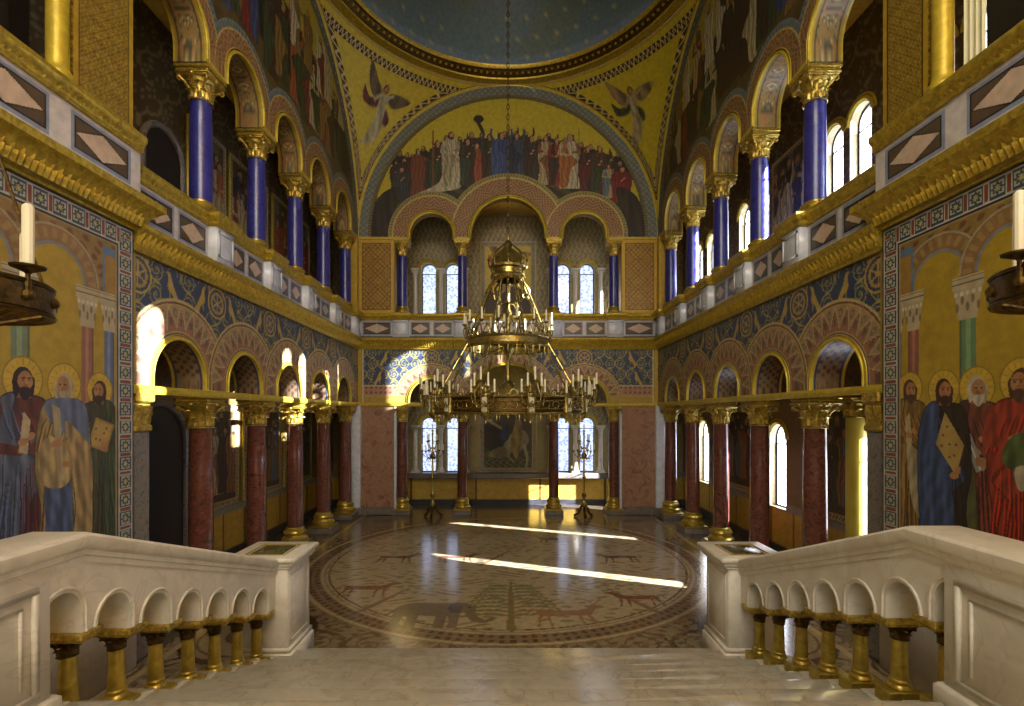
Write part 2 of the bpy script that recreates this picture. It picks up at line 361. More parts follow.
    def crowd(s, x0, x1, yf, H, n, seed, pal, rows=2, detail=False, arms=True):
        r = random.Random(seed)
        for row in range(rows, 0, -1):
            for i in range(n):
                x = x0 + (x1 - x0) * (i + .5 + r.uniform(-.25, .25) + (.5 if row % 2 == 0 else 0)) / n
                if x > x1: continue
                y = (yf(x) if callable(yf) else yf) + (row - 1) * H * .16 - r.uniform(0, .05) * H
                c = r.choice(pal); c2 = r.choice(pal + [None]); q = .55 if row > 1 else 1
                s.figure(x, y, H * r.uniform(.9, 1.04), tuple(t * q for t in c), c2 and tuple(t * q for t in c2), hair=r.choice([(.14, .09, .04), (.25, .16, .08), (.35, .30, .22)]), beard=r.choice([None, (.16, .10, .05), (.4, .36, .3)]),
                         face=r.choice([-1, 1]), skin=(.64, .47, .31), seed=r.uniform(0, 9), arms=r.choice(['front', 'front', 'out', 'raised'] if arms and row == 1 else ['front']), sx=1.15, detail=detail, fold=.3)
def spiral(u, v, p, w=.16, turns=2.2):
    """gold scrollwork: alternating spirals in square cells with leaves; returns (line mask, leaf mask)"""
    iu = np.floor(u / p); iv = np.floor(v / p); x = (u / p - iu - .5) * 2; y = (v / p - iv - .5) * 2
    sg = np.where((iu + iv) % 2 == 0, 1, -1); r = np.hypot(x, y); th = np.arctan2(y, x * sg)
    fr = (r * turns - th / (2 * pi)) % 1
    L = ((fr < w * 1.3) & (r < .92)); edge = (np.abs(r - .95) < .07)
    leaf = ((np.cos(th * 5 + 3 * r) > .72) & (r > .50) & (r < .95)) | (r < .16)
    return L | (edge & (np.cos(th * 1) > -.3)), leaf
def bird(P, cx, cy, s, f=1, col=(.66, .56, .26)):
    T = lambda q: [(cx + f * a * s, cy + b * s) for a, b in q]
    P.poly(T([(-.5, -.5), (-.28, -.1), (-.1, .22), (.02, .55), (.16, .66), (.3, .6), (.2, .5), (.16, .3), (.22, .05), (.1, -.2), (-.1, -.3), (-.35, -.75)]), col)
    P.line(T([(.05, -.25), (.08, -.5)]), .03 * s, col); P.ell(cx + f * .2 * s, cy + .58 * s, .03 * s, .03 * s, (.1, .1, .1))
WORLD, SUN, REAR_FILL, UPPER_FILL, WINR, WINB, EXPO = 1.5, 120.0, 385.0, 750.0, 60.0, 0.0, 0.2
# ------------------------------------------------------------------ geometry of the place (metres; y = depth from the camera, z up)
ZC = 3.33; YB = 16.67; YN = 6.67; YM = 11.67; XW = 5.0; XO = 6.5; YR = 18.6
SC = [7.65, 9.55, 11.45, 13.35, 15.25]          # centres of the side arches
SCOL = [8.60, 10.50, 12.40, 14.30, 16.22]        # side columns
GOLD = (.74, .64, .20); TAN = (.62, .50, .33); DBLUE = (.19, .23, .33)

def side(sgn): return lambda u, v, w: np.stack([sgn * (XW + w + 0 * u), u + 0 * v + 0 * w, v + 0 * u + 0 * w], -1)
def backf(u, v, w): return np.stack([u + 0 * v + 0 * w, YB + w + 0 * u + 0 * v, v + 0 * u + 0 * w], -1)

def profile_line(u0, u1, opens, step, base):
    """u samples and the lower edge of the wall; opens = (centre, radius, arch centre height)"""
    us, lo = [u0], [base]
    for c, r, zc in opens:
        a, b = c - r, c + r
        n = max(1, int((a - us[-1]) / step)); st = us[-1]
        for i in range(1, n + 1): us.append(st + (a - st) * i / n); lo.append(base)
        m = 28
        for i in range(0, m + 1):
            t = pi - pi * i / m; us.append(c + r * cos(t)); lo.append(zc + r * sin(t))
        us.append(b); lo.append(base)
    n = max(1, int((u1 - us[-1]) / step)); st = us[-1]
    for i in range(1, n + 1): us.append(st + (u1 - st) * i / n); lo.append(base)
    return np.array(us), np.array(lo)

def refine(us, lo, step):
    """insert samples so that no two are further apart than step"""
    U, L = [us[0]], [lo[0]]
    for i in range(1, len(us)):
        n = max(1, int(math.ceil(abs(us[i] - us[i - 1]) / step)))
        for k in range(1, n + 1): t = k / n; U.append(us[i - 1] + (us[i] - us[i - 1]) * t); L.append(lo[i - 1] + (lo[i] - lo[i - 1]) * t)
    return np.array(U), np.array(L)

def arcade(name, frame, u0, u1, opens, base, top, thick, colf, soff, step=.02, flip=False, mats=None, close=True):
    us, lo = profile_line(u0, u1, opens, .2, base); U, L = refine(us, lo, step)
    T = top(U) if callable(top) else np.full(len(U), top)
    T = np.maximum(T, L + .01)
    nr = max(4, int((T.max() - base) / step)); t = np.linspace(0, 1, nr)
    UU = np.repeat(U[:, None], nr, 1); VV = L[:, None] + (T - L)[:, None] * t[None]
    mb = MB(); mb.grid(frame(UU, VV, np.zeros_like(UU)), colf(UU, VV), flip=flip, mi=0)
    # intrados
    nw = max(3, int(thick / step)); w = np.linspace(0, thick, nw)
    s = np.concatenate([[0], np.cumsum(np.hypot(np.diff(U), np.diff(L)))])
    SS = np.repeat(s[:, None], nw, 1); WW = np.repeat(w[None], len(U), 0); UW = np.repeat(U[:, None], nw, 1); LW = np.repeat(L[:, None], nw, 1)
    mb.grid(frame(UW, LW, WW), soff(SS, WW, thick), flip=not flip, mi=1)
    # back face and ends, top
    t2 = np.linspace(0, 1, 3); U2 = np.repeat(U[:, None], 3, 1); V2 = L[:, None] + (T - L)[:, None] * t2
    mb.grid(frame(U2, V2, np.full_like(U2, thick)), np.tile(np.array(TAN) * .8, (U2.size, 1)), flip=not flip, mi=1)
    W2 = np.repeat(np.array([[0, thick]]), len(U), 0); U3 = np.repeat(U[:, None], 2, 1); V3 = np.repeat(T[:, None], 2, 1)
    mb.grid(frame(U3, V3, W2), np.tile(np.array(TAN), (U3.size, 1)), flip=flip, mi=1)
    for i in (0, -1):
        P = frame(np.array([[U[i], U[i]], [U[i], U[i]]]), np.array([[L[i], T[i]], [L[i], T[i]]]), np.array([[0, 0], [thick, thick]])); mb.grid(P, np.tile(np.array(TAN), (4, 1)), mi=1)
    return struct(mb.build(name, mats or [M_wall, M_soffit]))

def soff_col(SS, WW, th):
    c = np.empty(SS.shape + (3,)); c[:] = (.56, .47, .28)
    x = (WW / th - .5) * 2
    a, lf = spiral(SS, WW * .30 / th + .0 * SS, .30)
    c[(np.abs(x) < .66) & a] = (.36, .33, .24); c[(np.abs(x) < .66) & lf] = (.62, .42, .26)
    st = ((SS / .3) % 1 - .5) ; d = np.abs(st) * 2 + np.abs(x) ; c[(d < .42) & (d > .30)] = (.74, .66, .46); c[d < .15] = (.34, .40, .32)
    c[(np.abs(x) > .66)] = (.60, .50, .22); c[np.abs(np.abs(x) - .70) < .05] = (.20, .20, .16); c[np.abs(x) > .86] = GOLD
    return c
def soff_low(SS, WW, th):
    c = np.empty(SS.shape + (3,)); c[:] = (.52, .44, .33); x = (WW / th - .5) * 2
    q = (np.sin(SS * 40) * np.sin(WW * 40)) > .25; c[q & (np.abs(x) < .7)] = (.36, .22, .16); c[(np.abs(x) > .82)] = GOLD; c[np.abs(np.abs(x) - .76) < .05] = (.18, .24, .38)
    return c

def frieze_paint(UU, VV, opens, z0, z1, rout, medal, birds, mirror=1):
    P = Paint(UU, VV, DBLUE)
    u, v = P.U, P.V
    a, lf = spiral(u - opens[0][0], v - z1 + .01, .36); P.mask(a, (.62, .54, .26)); P.mask(lf, (.40, .46, .30))
    for c, z, s, f in birds: 
        P.ell(c, z, s * .62, s * .75, DBLUE); bird(P, c, z, s, f)
    for c in medal:
        P.ell(c, z1 - .36, .27, .27, (.66, .56, .24)); P.ell(c, z1 - .36, .235, .235, DBLUE); P.ell(c, z1 - .36, .19, .19, (.60, .50, .26)); P.ell(c, z1 - .36, .14, .14, (.25, .28, .38))
        for q in range(6): P.line([(c, z1 - .36), (c + .18 * cos(q * pi / 3 + .5), z1 - .36 + .18 * sin(q * pi / 3 + .5))], .014, (.66, .56, .24))
    # arch bands
    for (c, r, zc), ro in zip(opens, rout):
        d = np.hypot(u - c, np.maximum(v - zc, 0) ) ; near = np.abs(u - c) < ro + .01
        th = np.arctan2(np.maximum(v - zc, 0), u - c); inb = (d < ro) & near
        P.mask(inb, (.60, .49, .36))
        f = (d - r) / (ro - r); n = round(pi * (r + ro) / 2 / .25); s = (th / pi * n) % 1; tw = np.abs(s - .5) * 2; bd = .24 + .58 * tw
        P.mask(inb & (f < bd), (.55, .38, .29)); P.mask(inb & (np.abs(f - bd) < .045), (.68, .60, .42)); P.mask(inb & (np.abs(f - bd + .08) < .025), (.36, .26, .22)); P.mask(inb & (np.abs(f - .45) < .10) & (tw > .72), (.40, .30, .24))
        P.mask(inb & (np.hypot((f - .66) / .13, (s - .5) / .16) < 1), (.42, .42, .30)); P.mask(inb & (np.hypot((f - .66) / .06, (s - .5) / .07) < 1), (.66, .46, .34))
        for q, w, col in ((.04, .05, GOLD), (.13, .03, (.20, .28, .42)), (.19, .02, (.66, .56, .3)), (.86, .02, (.66, .56, .3)), (.97, .035, (.70, .62, .40)), (.91, .025, (.40, .25, .2))):
            P.mask(inb & (np.abs(f - q) < w), col)
    return P
RED = (.46, .12, .07); ORG = (.58, .24, .10); CRM = (.60, .54, .38); BLU = (.16, .22, .40); GRN = (.20, .24, .12); BRN = (.24, .15, .08); OCH = (.48, .34, .12); WHT = (.64, .60, .50)
PAL = [RED, ORG, CRM, BLU, GRN, BRN, OCH, BRN, GRN]

# lower side walls ---------------------------------------------------------
def side_low(sgn, nm):
    op = [(c, .62, 3.86) for c in SC]
    def cf(UU, VV):
        b = []
        for i, c in enumerate([7.0] + [(a + b_) / 2 for a, b_ in zip(SC, SC[1:])]):
            b += [(c - .42, 5.22, .34, 1), (c + .42, 5.22, .34, -1)]
        P = frieze_paint(UU, VV, op, 3.66, 5.6, [1.22] * 5, [6.75] + [(a + b_) / 2 for a, b_ in zip(SC, SC[1:])] + [16.35], b)
        u, v = P.U, P.V
        # tan piers between the bands
        dm = np.min([np.hypot(u - c, v - 3.86) for c in SC], 0); pm = (v < 4.45) & (dm > 1.22)
        P.mask(pm, (.58, .48, .30)); P.mask(pm & (np.sin(u * 50) * np.sin(v * 50) > .3), (.46, .27, .2))
        P.mask(v > 5.5, (.66, .54, .2)); P.mask((v > 5.50) & (v < 5.52), (.2, .14, .1)); P.mask(v < 3.74, GOLD); P.mask(u < 6.72, (.60, .5, .2))
        return P.out()
    arcade(nm, side(sgn), YN, YB, op, 3.66, 5.6, .56, cf, soff_low, step=.019, flip=sgn > 0)
side_low(-1, 'wall_left'); side_low(1, 'wall_right')

# upper side walls: tympanum mural + blue star band --------------------------
def upper_paint(UU, VV, opens, rout, c0, cfig, stars=True):
    P = Paint(UU, VV, (.62, .55, .15))
    u, v = P.U, P.V
    cfig(P)
    R = np.hypot(u - c0, v - 9.33)
    # arch bands, tan with interlace
    for (c, r, zc), ro in zip(opens, rout):
        d = np.hypot(u - c, np.maximum(v - zc, 0)); inb = (d < ro + .13) & (np.abs(u - c) < ro + .13); th = np.arctan2(np.maximum(v - zc, 0), u - c)
        P.mask(inb, (.42, .46, .45) if stars else (.56, .50, .24)); P.mask(inb & (d > ro + .02) & (((th * ro / .1) % 1) < .45) & (d < ro + .10), (.32, .36, .34))
    for (c, r, zc), ro in zip(opens, rout):
        d = np.hypot(u - c, np.maximum(v - zc, 0)); th = np.arctan2(np.maximum(v - zc, 0), u - c); f = (d - r) / (ro - r); b = (d < ro) & (np.abs(u - c) < ro)
        P.mask(b, (.58, .45, .28))
        P.mask(b & (np.sin(d * 52 + np.sin(th * 18) * 1.8) * np.sin(th * ro * 44 / 1) > .12), (.42, .27, .17))
        P.mask(b & (np.abs(f - .97) < .04), (.72, .62, .30)); P.mask(b & (f < .10), GOLD); P.mask(b & (np.abs(f - .14) < .03), (.30, .2, .12))
    # band of stars
    P.mask(R > 4.55, (.44, .38, .18)); P.mask((R > 4.57) & (R < 4.66) & (((np.arctan2(v - 9.33, u - c0) * 4.6 / .09) % 1) < .5), (.30, .30, .24))
    P.mask((R > 4.68) & (R < 4.97), (.30, .35, .42) if stars else (.38, .40, .38))
    if not stars: P.mask((R > 4.68) & (R < 4.97) & (np.sin(u * 31) * np.sin(v * 33) > .2), (.48, .48, .42)); P.mask((R > 4.55) & (R < 4.565), (.12, .09, .06))
    th = np.arctan2(v - 9.33, u - c0) * 4.82; st = np.hypot((th + .12) % .24 - .12, R - 4.82); P.mask((st < .035) & stars, (.66, .62, .40))
    st = np.hypot(th % .24 - .12, np.abs(R - 4.82) - .09); P.mask((st < .018) & stars, (.55, .52, .38)); P.mask(R > 4.97, GOLD)
    P.mask(v < 9.27, GOLD)
    return P
def side_up(sgn, nm):
    op = [(c, .65, 9.45) for c in SC]
    def fig(P):
        P.mask(P.V < 11.2, (.34, .27, .12)); P.mask((P.V < 12.6) & (np.sin(P.U * 4 + 2 * np.sin(P.V * 3)) > .3), (.30, .24, .11))
        def yf(x): return 10.55 + .25 * abs(math.sin((x - 6.7) * pi / 1.9))
        P.crowd(7.0, 16.4, yf, 1.85, 15, 11 + sgn, PAL, rows=2)
        P.crowd(8.2, 15.2, 12.0, 1.6, 9, 21 + sgn, [CRM, OCH, BRN, RED, WHT], rows=1)
    def cf(UU, VV): return upper_paint(UU, VV, op, [1.02] * 5, YM, fig).out()
    arcade(nm, side(sgn), YN, YB, op, 9.2, lambda u: 9.33 + np.sqrt(np.maximum(25 - (u - YM) ** 2, 0)), .56, cf, soff_col, step=.022, flip=sgn > 0)
side_up(-1, 'wall_left_upper'); side_up(1, 'wall_right_upper')

# back wall ------------------------------------------------------------------
OPL = [(-2.55, .77, 3.78), (0, 1.30, 3.72), (2.55, .77, 3.78)]; OPU = [(-2.55, .74, 9.34), (0, 1.25, 9.34), (2.55, .74, 9.34)]
def back_low(UU, VV):
    b = [(-4.1, 5.2, .34, 1), (-1.75, 5.25, .34, 1), (-1.35, 5.25, .34, -1), (1.35, 5.25, .34, 1), (1.75, 5.25, .34, -1), (4.1, 5.2, .34, -1), (-4.3, 4.55, .34, 1), (4.3, 4.55, .34, -1)]
    P = frieze_paint(UU, VV, OPL, 3.66, 5.6, [1.27, 1.72, 1.27], [-2.55, 2.55], b)
    u, v = P.U, P.V; db = np.min([np.hypot(u - c, v - zc) - ro for (c, r, zc), ro in zip(OPL, [1.27, 1.72, 1.27])], 0)
    pb = (v < 4.32) & (db > 0); P.mask(pb, (.60, .46, .36)); P.mask(pb & (np.abs((u / .16) % 1 - .5) + np.abs(((v - 4.0) / .16) % 1 - .5) < .33), (.46, .24, .2)); P.mask(pb & (v > 4.29), (.72, .64, .42))
    P.mask(v < 3.98, (.62, .52, .22)); P.mask((v > 3.95) & (v < 3.98) & (db > 0), (.74, .62, .3)); P.mask((v < 3.72), GOLD)
    P.mask(np.abs(u) > 4.88, (.68, .56, .17)); P.mask(np.abs(np.abs(u) - 4.84) < .02, (.76, .72, .56)); P.mask(v > 5.53, (.68, .56, .2))
    return P.out()
arcade('wall_back', backf, -XW, XW, OPL, 3.66, 5.6, .36, back_low, soff_low, step=.02)
def back_fig(P):
    u, v = P.U, P.V
    top = 11.38 - .045 * u ** 2 + .05 * np.sin(u * 4)
    P.mask(v < 15 + 0 * u, (.70, .63, .15))
    P.mask(v < top, (.25, .22, .09)); P.mask((v < top) & (np.sin(u * 9 + 3 * np.sin(v * 7)) > .2), (.16, .13, .06)); P.mask((v < top) & (v > top - .12), (.36, .33, .14))
    yf = lambda x: 11.22 - .045 * x * x
    DK = [BRN, GRN, (.20, .17, .12), (.30, .13, .07), (.18, .18, .20)]
    P.crowd(-3.9, -2.5, yf, 1.35, 5, 5, DK, rows=2); P.crowd(2.2, 3.9, yf, 1.35, 6, 8, DK, rows=2); P.crowd(-2.6, 2.4, lambda x: yf(x) + .25, 1.4, 13, 6, DK, rows=1)
    F = P.figure
    F(-3.55, 10.50, 1.10, (.18, .19, .20), (.20, .22, .24), seed=1, sx=1.6); F(-3.0, 10.66, 1.58, (.45, .20, .10), None, seed=2, arms='out'); F(-2.35, 10.82, 1.70, BRN, GRN, seed=8, hold='staff')
    P.line([(-2.5, 10.9), (-2.5, 12.8)], .02, (.45, .25, .12))
    P.poly([(-2.05, 12.5), (-1.75, 12.5), (-1.6, 11.7), (-1.55, 11.0), (-1.9, 10.82), (-2.6, 10.75), (-3.0, 10.72), (-2.5, 10.95), (-2.2, 11.3)], WHT, fold=.14, k=30)
    F(-1.9, 10.91, 1.90, WHT, (.56, .52, .40), face=1, seed=3, beard=(.3, .22, .14)); F(-1.05, 11.02, 1.40, ORG, (.60, .22, .10), seed=4, arms='out', sx=1.25); F(-1.35, 10.99, 1.58, BRN, GRN, seed=9)
    P.ell(-.98, 13.2, .17, .13, (.15, .14, .10)); P.line([(-1.0, 13.1), (-.85, 12.8)], .06, (.15, .14, .10)); P.line([(-.8, 11.2), (-.85, 12.9)], .02, BRN)
    F(-.62, 11.10, 1.64, GRN, BRN, seed=5); F(-.22, 11.12, 1.66, (.17, .24, .46), (.18, .27, .52), arms='raised', seed=6, sx=1.25); F(.28, 11.12, 1.64, (.20, .22, .34), (.14, .16, .26), arms='raised', seed=16)
    F(.78, 11.09, 1.58, (.20, .20, .16), BRN, seed=7); F(1.28, 11.00, 1.70, CRM, (.5, .26, .12), face=-1, seed=12); F(1.62, 10.95, 1.66, (.55, .16, .08), BRN, seed=13)
    F(2.05, 10.88, 1.85, WHT, (.62, .34, .12), beard=(.55, .5, .4), seed=14, hair=(.4, .36, .3), sx=1.15, hold='staff'); F(2.65, 10.75, 1.58, BRN, (.38, .12, .08), seed=15)
    F(3.05, 10.65, 1.70, (.35, .18, .1), GRN, seed=17); F(3.35, 10.56, 1.15, CRM, (.3, .4, .45), seed=18); F(3.8, 10.42, 1.20, (.45, .10, .08), (.50, .10, .08), seed=19, sx=1.8)
    for k, s0 in ((-1, 4), (1, 5)):
        P.poly([(k * 3.6, 10.9), (k * 4.3, 10.6), (k * 4.6, 9.4), (k * 3.95, 9.3), (k * 3.85, 9.9)], (.18, .14, .08), fold=.35, k=22, seed=s0)
def back_up(UU, VV): return upper_paint(UU, VV, OPU, [1.32, 1.92, 1.32], 0, back_fig, False).out()
arcade('wall_back_upper', backf, -XW, XW, OPU, 9.2, lambda u: 9.33 + np.sqrt(np.maximum(25 - u ** 2, 0)), .36, back_up, soff_col, step=.02)

# gold archivolt mouldings (trim)
n_trim = [0]
def trim(mb, mat_, **k): n_trim[0] += 1; return struct(mb.build('trim_%d' % n_trim[0], mat_, **k))
def archivolts(frame, opens, base, r=.038):
    mb = MB()
    for c, rr, zc in opens:
        t = np.linspace(pi, 0, 33); U = np.concatenate([[c - rr], c + rr * np.cos(t), [c + rr]]); V = np.concatenate([[base + .02], zc + rr * np.sin(t), [base + .02]])
        mb.tube(frame(U, V, np.full_like(U, -.01)), r, 8)
        mb.tube(frame(c + (U - c) * (rr + .07) / rr, np.where(V > zc, zc + (V - zc) * (rr + .07) / rr, V), np.full_like(U, -.004)), r * .45, 6)
    trim(mb, M_goldflat)
for sg in (-1, 1):
    archivolts(side(sg), [(c, .62, 3.86) for c in SC], 3.66, .018); archivolts(side(sg), [(c, .65, 9.45) for c in SC], 9.2, .022)
archivolts(backf, OPL, 3.66, .035); archivolts(backf, OPU, 9.2, .045)

# ------------------------------------------------------------------ cornices swept along plan paths
def sweep(mb, path, prof, side_=1, C=None, mi=0, zoff=None):
    """path: plan polyline; prof: (offset to the inside, z); side_: +1 = offset to the right of travel"""
    p = np.asarray(path, float); n = len(p); P = np.zeros((n, len(prof), 3)); d = np.diff(p, axis=0); d /= np.linalg.norm(d, axis=1, keepdims=True)
    nr = np.stack([d[:, 1], -d[:, 0]], 1) * side_
    for i in range(n):
        if i == 0: m = nr[0]
        elif i == n - 1: m = nr[-1]
        else: m = nr[i - 1] + nr[i]; m = m / (1 + nr[i - 1] @ nr[i])
        for j, (o, z) in enumerate(prof): P[i, j] = (p[i, 0] + m[0] * o, p[i, 1] + m[1] * o, z)
    mb.grid(P, None if C is None else np.tile(np.asarray(C, float), (P.shape[0] * P.shape[1], 1)), mi=mi, flip=side_ < 0)
    for i in (0, n - 1): 
        k = len(prof); c = P[i].mean(0); V = np.vstack([P[i], c[None]]); mb.add(V, T=[(a, (a + 1) % k, k) for a in range(k)], mi=mi)
def leaves(mb, path, side_, off, z0, z1, pitch, bulge):
    """a row of carved upright leaves along a plan path"""
    p = np.asarray(path, float)
    for a, b in zip(p[:-1], p[1:]):
        L = np.linalg.norm(b - a)
        if L < pitch * 2: continue
        d = (b - a) / L; nr = np.array([d[1], -d[0]]) * side_; n = int(L / pitch); w = L / n
        t = np.linspace(0, 1, 7); x = np.linspace(-1, 1, 5)
        for k in range(n):
            c = a + d * (k + .5) * w
            P = np.zeros((7, 5, 3))
            for i, tt in enumerate(t):
                hw = w * .56 * (.80 + .2 * math.sin(tt * pi)) * (1 if tt < .85 else 1 - (tt - .85) * 2.6)
                for j, xx in enumerate(x):
                    o = off + bulge * (math.sin(tt * pi * .62) ** 2) * (1 - .55 * abs(xx)) + (.25 * bulge if j == 2 else 0)
                    q = c + d * xx * hw * (1 + .2 * (i % 2)) + nr * o; P[i, j] = (q[0], q[1], z0 + (z1 - z0) * (tt - (.12 if tt > .95 else 0)))
            mb.grid(P, flip=side_ < 0)
main_path = [(-XW, YN - .05), (-XW, YB), (XW, YB), (XW, YN - .05)]
mb = MB(); sweep(mb, main_path, [(0, 5.52), (.05, 5.52), (.06, 5.57), (.09, 5.60), (.11, 5.70), (.18, 5.78), (.20, 5.80), (.20, 5.86), (.14, 5.90), (0, 5.92), (-.2, 5.92), (-.2, 5.52)], 1)
leaves(mb, main_path, 1, .08, 5.585, 5.80, .105, .07); leaves(mb, [(p[0] * .9999, p[1]) for p in main_path], 1, .08, 5.585, 5.70, .075, .045); trim(mb, M_gold, angle=50)
# gold strips under and over the lower frieze
mb = MB(); sweep(mb, main_path, [(0, 3.62), (.035, 3.62), (.05, 3.66), (.05, 3.70), (.03, 3.73), (0, 3.74)], 1); trim(mb, M_goldflat)
near = {}
for sg in (-1, 1):
    path = [(sg * 4.95, 1.0), (sg * 4.95, YN - .06), (sg * 5.35, YN - .06)]; sd = 1 if sg < 0 else -1; near[sg] = (path, sd)
    mb = MB(); sweep(mb, path, [(0, 5.76), (.04, 5.76), (.05, 5.80), (.10, 5.83), (.13, 5.95), (.22, 6.05), (.26, 6.08), (.26, 6.17), (.18, 6.22), (0, 6.22), (-.1, 6.22), (-.1, 5.76)], sd)
    leaves(mb, path, sd, .095, 5.82, 6.06, .105, .055); leaves(mb, path, sd, .115, 5.81, 5.94, .07, .04); trim(mb, M_gold, angle=50)

# ------------------------------------------------------------------ parapets
def lozenge(P, x0, x1, z0, z1, dark=(.34, .28, .22), loz=(.74, .65, .56)):
    P.rect(x0, x1, z0, z1, (.52, .55, .62)); b = (z1 - z0) * .09; P.rect(x0 + b, x1 - b, z0 + b, z1 - b, (.10, .09, .09)); b *= 1.5
    P.rect(x0 + b, x1 - b, z0 + b, z1 - b, dark); cx, cz = (x0 + x1) / 2, (z0 + z1) / 2; hx, hz = (x1 - x0) / 2 - b * .8, (z1 - z0) / 2 - b * .8
    P.poly([(cx - hx, cz), (cx, cz - hz), (cx + hx, cz), (cx, cz + hz)], (.10, .09, .09), smooth=False)
    hx *= .95; hz *= .90; P.poly([(cx - hx, cz), (cx, cz - hz), (cx + hx, cz), (cx, cz + hz)], loz, smooth=False)
def parapet(frame, label, u0, u1, cols, z0, z1, rail, wdt=.2, pedw=.26, out=.15, panels=2, pan=None, st=.014, flip=False, ctr=None):
    T = thing('gallery_parapet', ctr, label, 'parapet')
    nu = int((u1 - u0) / st); nv = int((z1 - z0) / st); UU, VV = np.meshgrid(np.linspace(u0, u1, nu), np.linspace(z0, z1, nv), indexing='ij')
    P = Paint(UU, VV, (.76, .73, .70)); edges = [u0] + [x for c in cols for x in (c - pedw, c + pedw)] + [u1]
    if pan is None:
        pan = []
        for a, b in zip(edges[::2], edges[1::2]):
            if b - a < .3: continue
            k = panels if b - a > 1.0 else 1; w = (b - a) / k
            for i in range(k): pan.append((a + i * w + .05, a + (i + 1) * w - .05))
    for a, b in pan: lozenge(P, a, b, z0 + .07, z1 - .04)
    P.mask(P.V < z0 + .05, (.42, .36, .32))
    mb = MB(); mb.grid(frame(UU, VV, 0 * UU), P.out(), flip=flip)
    B = frame(np.array([[u0, u1], [u0, u1], [u0, u1], [u0, u1]]), np.array([[z1, z1], [z1, z1], [z0, z0], [z0, z0]]), np.array([[0, 0], [wdt, wdt], [wdt, wdt], [0, 0]])); mb.grid(B, np.tile(np.array((.7, .68, .64)), (8, 1)))
    for u in (u0, u1):
        B = frame(np.array([[u, u], [u, u]]), np.array([[z0, z1], [z0, z1]]), np.array([[0, 0], [wdt, wdt]])); mb.grid(B, np.tile(np.array((.7, .68, .64)), (4, 1)))
    mb.build('panelled_body', M_parap, T)
    # gilded rail following the pedestals
    mb = MB(); pr = [(-wdt - .02, z1), (0, z1), (.03, z1), (.05, z1 + .03), (.035, z1 + .06), (.07, z1 + .10), (.10, z1 + .14), (.10, rail - .02), (.08, rail), (-wdt - .04, rail)]
    pts = [(u0, 0)]
    for c in cols: pts += [(c - pedw, 0), (c - pedw, -out), (c + pedw, -out), (c + pedw, 0)]
    pts += [(u1, 0)]
    pth = [frame(np.float64(a), np.float64(0), np.float64(w))[:2] for a, w in pts]
    sweep(mb, pth, pr, 1 if not flip else -1)
    leaves(mb, [tuple(float(t) for t in q) for q in pth], 1 if not flip else -1, .035, z1 + .03, z1 + .13, .06, .025)
    mb.build('gilded_rail', M_gold, T, angle=50)
    for c in cols:
        mb = MB(); e = frame(np.array([c - pedw, c + pedw]), np.array([z0, z0]), np.array([-out, .62]))
        xs = sorted((e[0][0], e[1][0])); ys = sorted((e[0][1], e[1][1])); mb.box(xs[0], xs[1], ys[0], ys[1], z0 - .02, z1 + .01, ch=.012)
        # raised frame with a sunk bluish field on the hall side
        g = lambda a0, a1, b0, b1, dd: frame(np.array([c + a0, c + a1]), np.array([b0, b1]), np.array([-out - dd, -out + .01]))
        for a0, a1, b0, b1 in ((-pedw + .03, pedw - .03, z0 + .06, z0 + .10), (-pedw + .03, pedw - .03, z1 - .10, z1 - .06), (-pedw + .03, -pedw + .07, z0 + .06, z1 - .06), (pedw - .07, pedw - .03, z0 + .06, z1 - .06)):
            e = g(a0, a1, b0, b1, .015); lo = e.min(0); hi = e.max(0); mb.box(lo[0], hi[0], lo[1], hi[1], b0, b1)
        mb.build('pedestal', M_paleblue, T, smooth=False)
    return T
M_parap = painted('inlaid marble', .3, 0, 40, .02)
off = .07
parapet(side(-1), 'long gallery balustrade with lozenge panels above the left arcade, under the blue columns', YN + .05, YB - .20, SCOL, 5.92, 6.48, 6.70, flip=False, ctr=(-XW, YM, 5.92))
parapet(side(1), 'long gallery balustrade with lozenge panels above the right arcade, under the blue columns', YN + .05, YB - .20, SCOL, 5.92, 6.48, 6.70, flip=True, ctr=(XW, YM, 5.92))
parapet(backf, 'gallery balustrade with lozenge panels across the far wall behind the chandelier', -XW + .1, XW - .1, [-3.56, -1.54, 1.54, 3.56], 5.92, 6.48, 6.70, ctr=(0, YB, 5.92), pan=[(-4.85, -3.9), (-3.25, -2.6), (-2.5, -1.85), (-1.2, -.45), (-.37, .37), (.45, 1.2), (1.85, 2.5), (2.6, 3.25), (3.9, 4.85)])
for sg in (-1, 1):
    fr = (lambda s: (lambda u, v, w: np.stack([s * (4.86 + w + 0 * u), u + 0 * v + 0 * w, v + 0 * u + 0 * w], -1)))(sg)
    parapet(fr, 'wide marble gallery parapet with large lozenge panels, nearest the camera on the %s' % ('left' if sg < 0 else 'right'), 1.0, YN - .06, [], 6.22, 6.78, 7.0, wdt=.35, flip=sg > 0, pan=[(1.1, 2.1), (2.2, 3.15), (3.25, 4.25), (4.36, 5.30), (5.56, 6.44)], ctr=(sg * 4.86, 4, 6.22), st=.009)
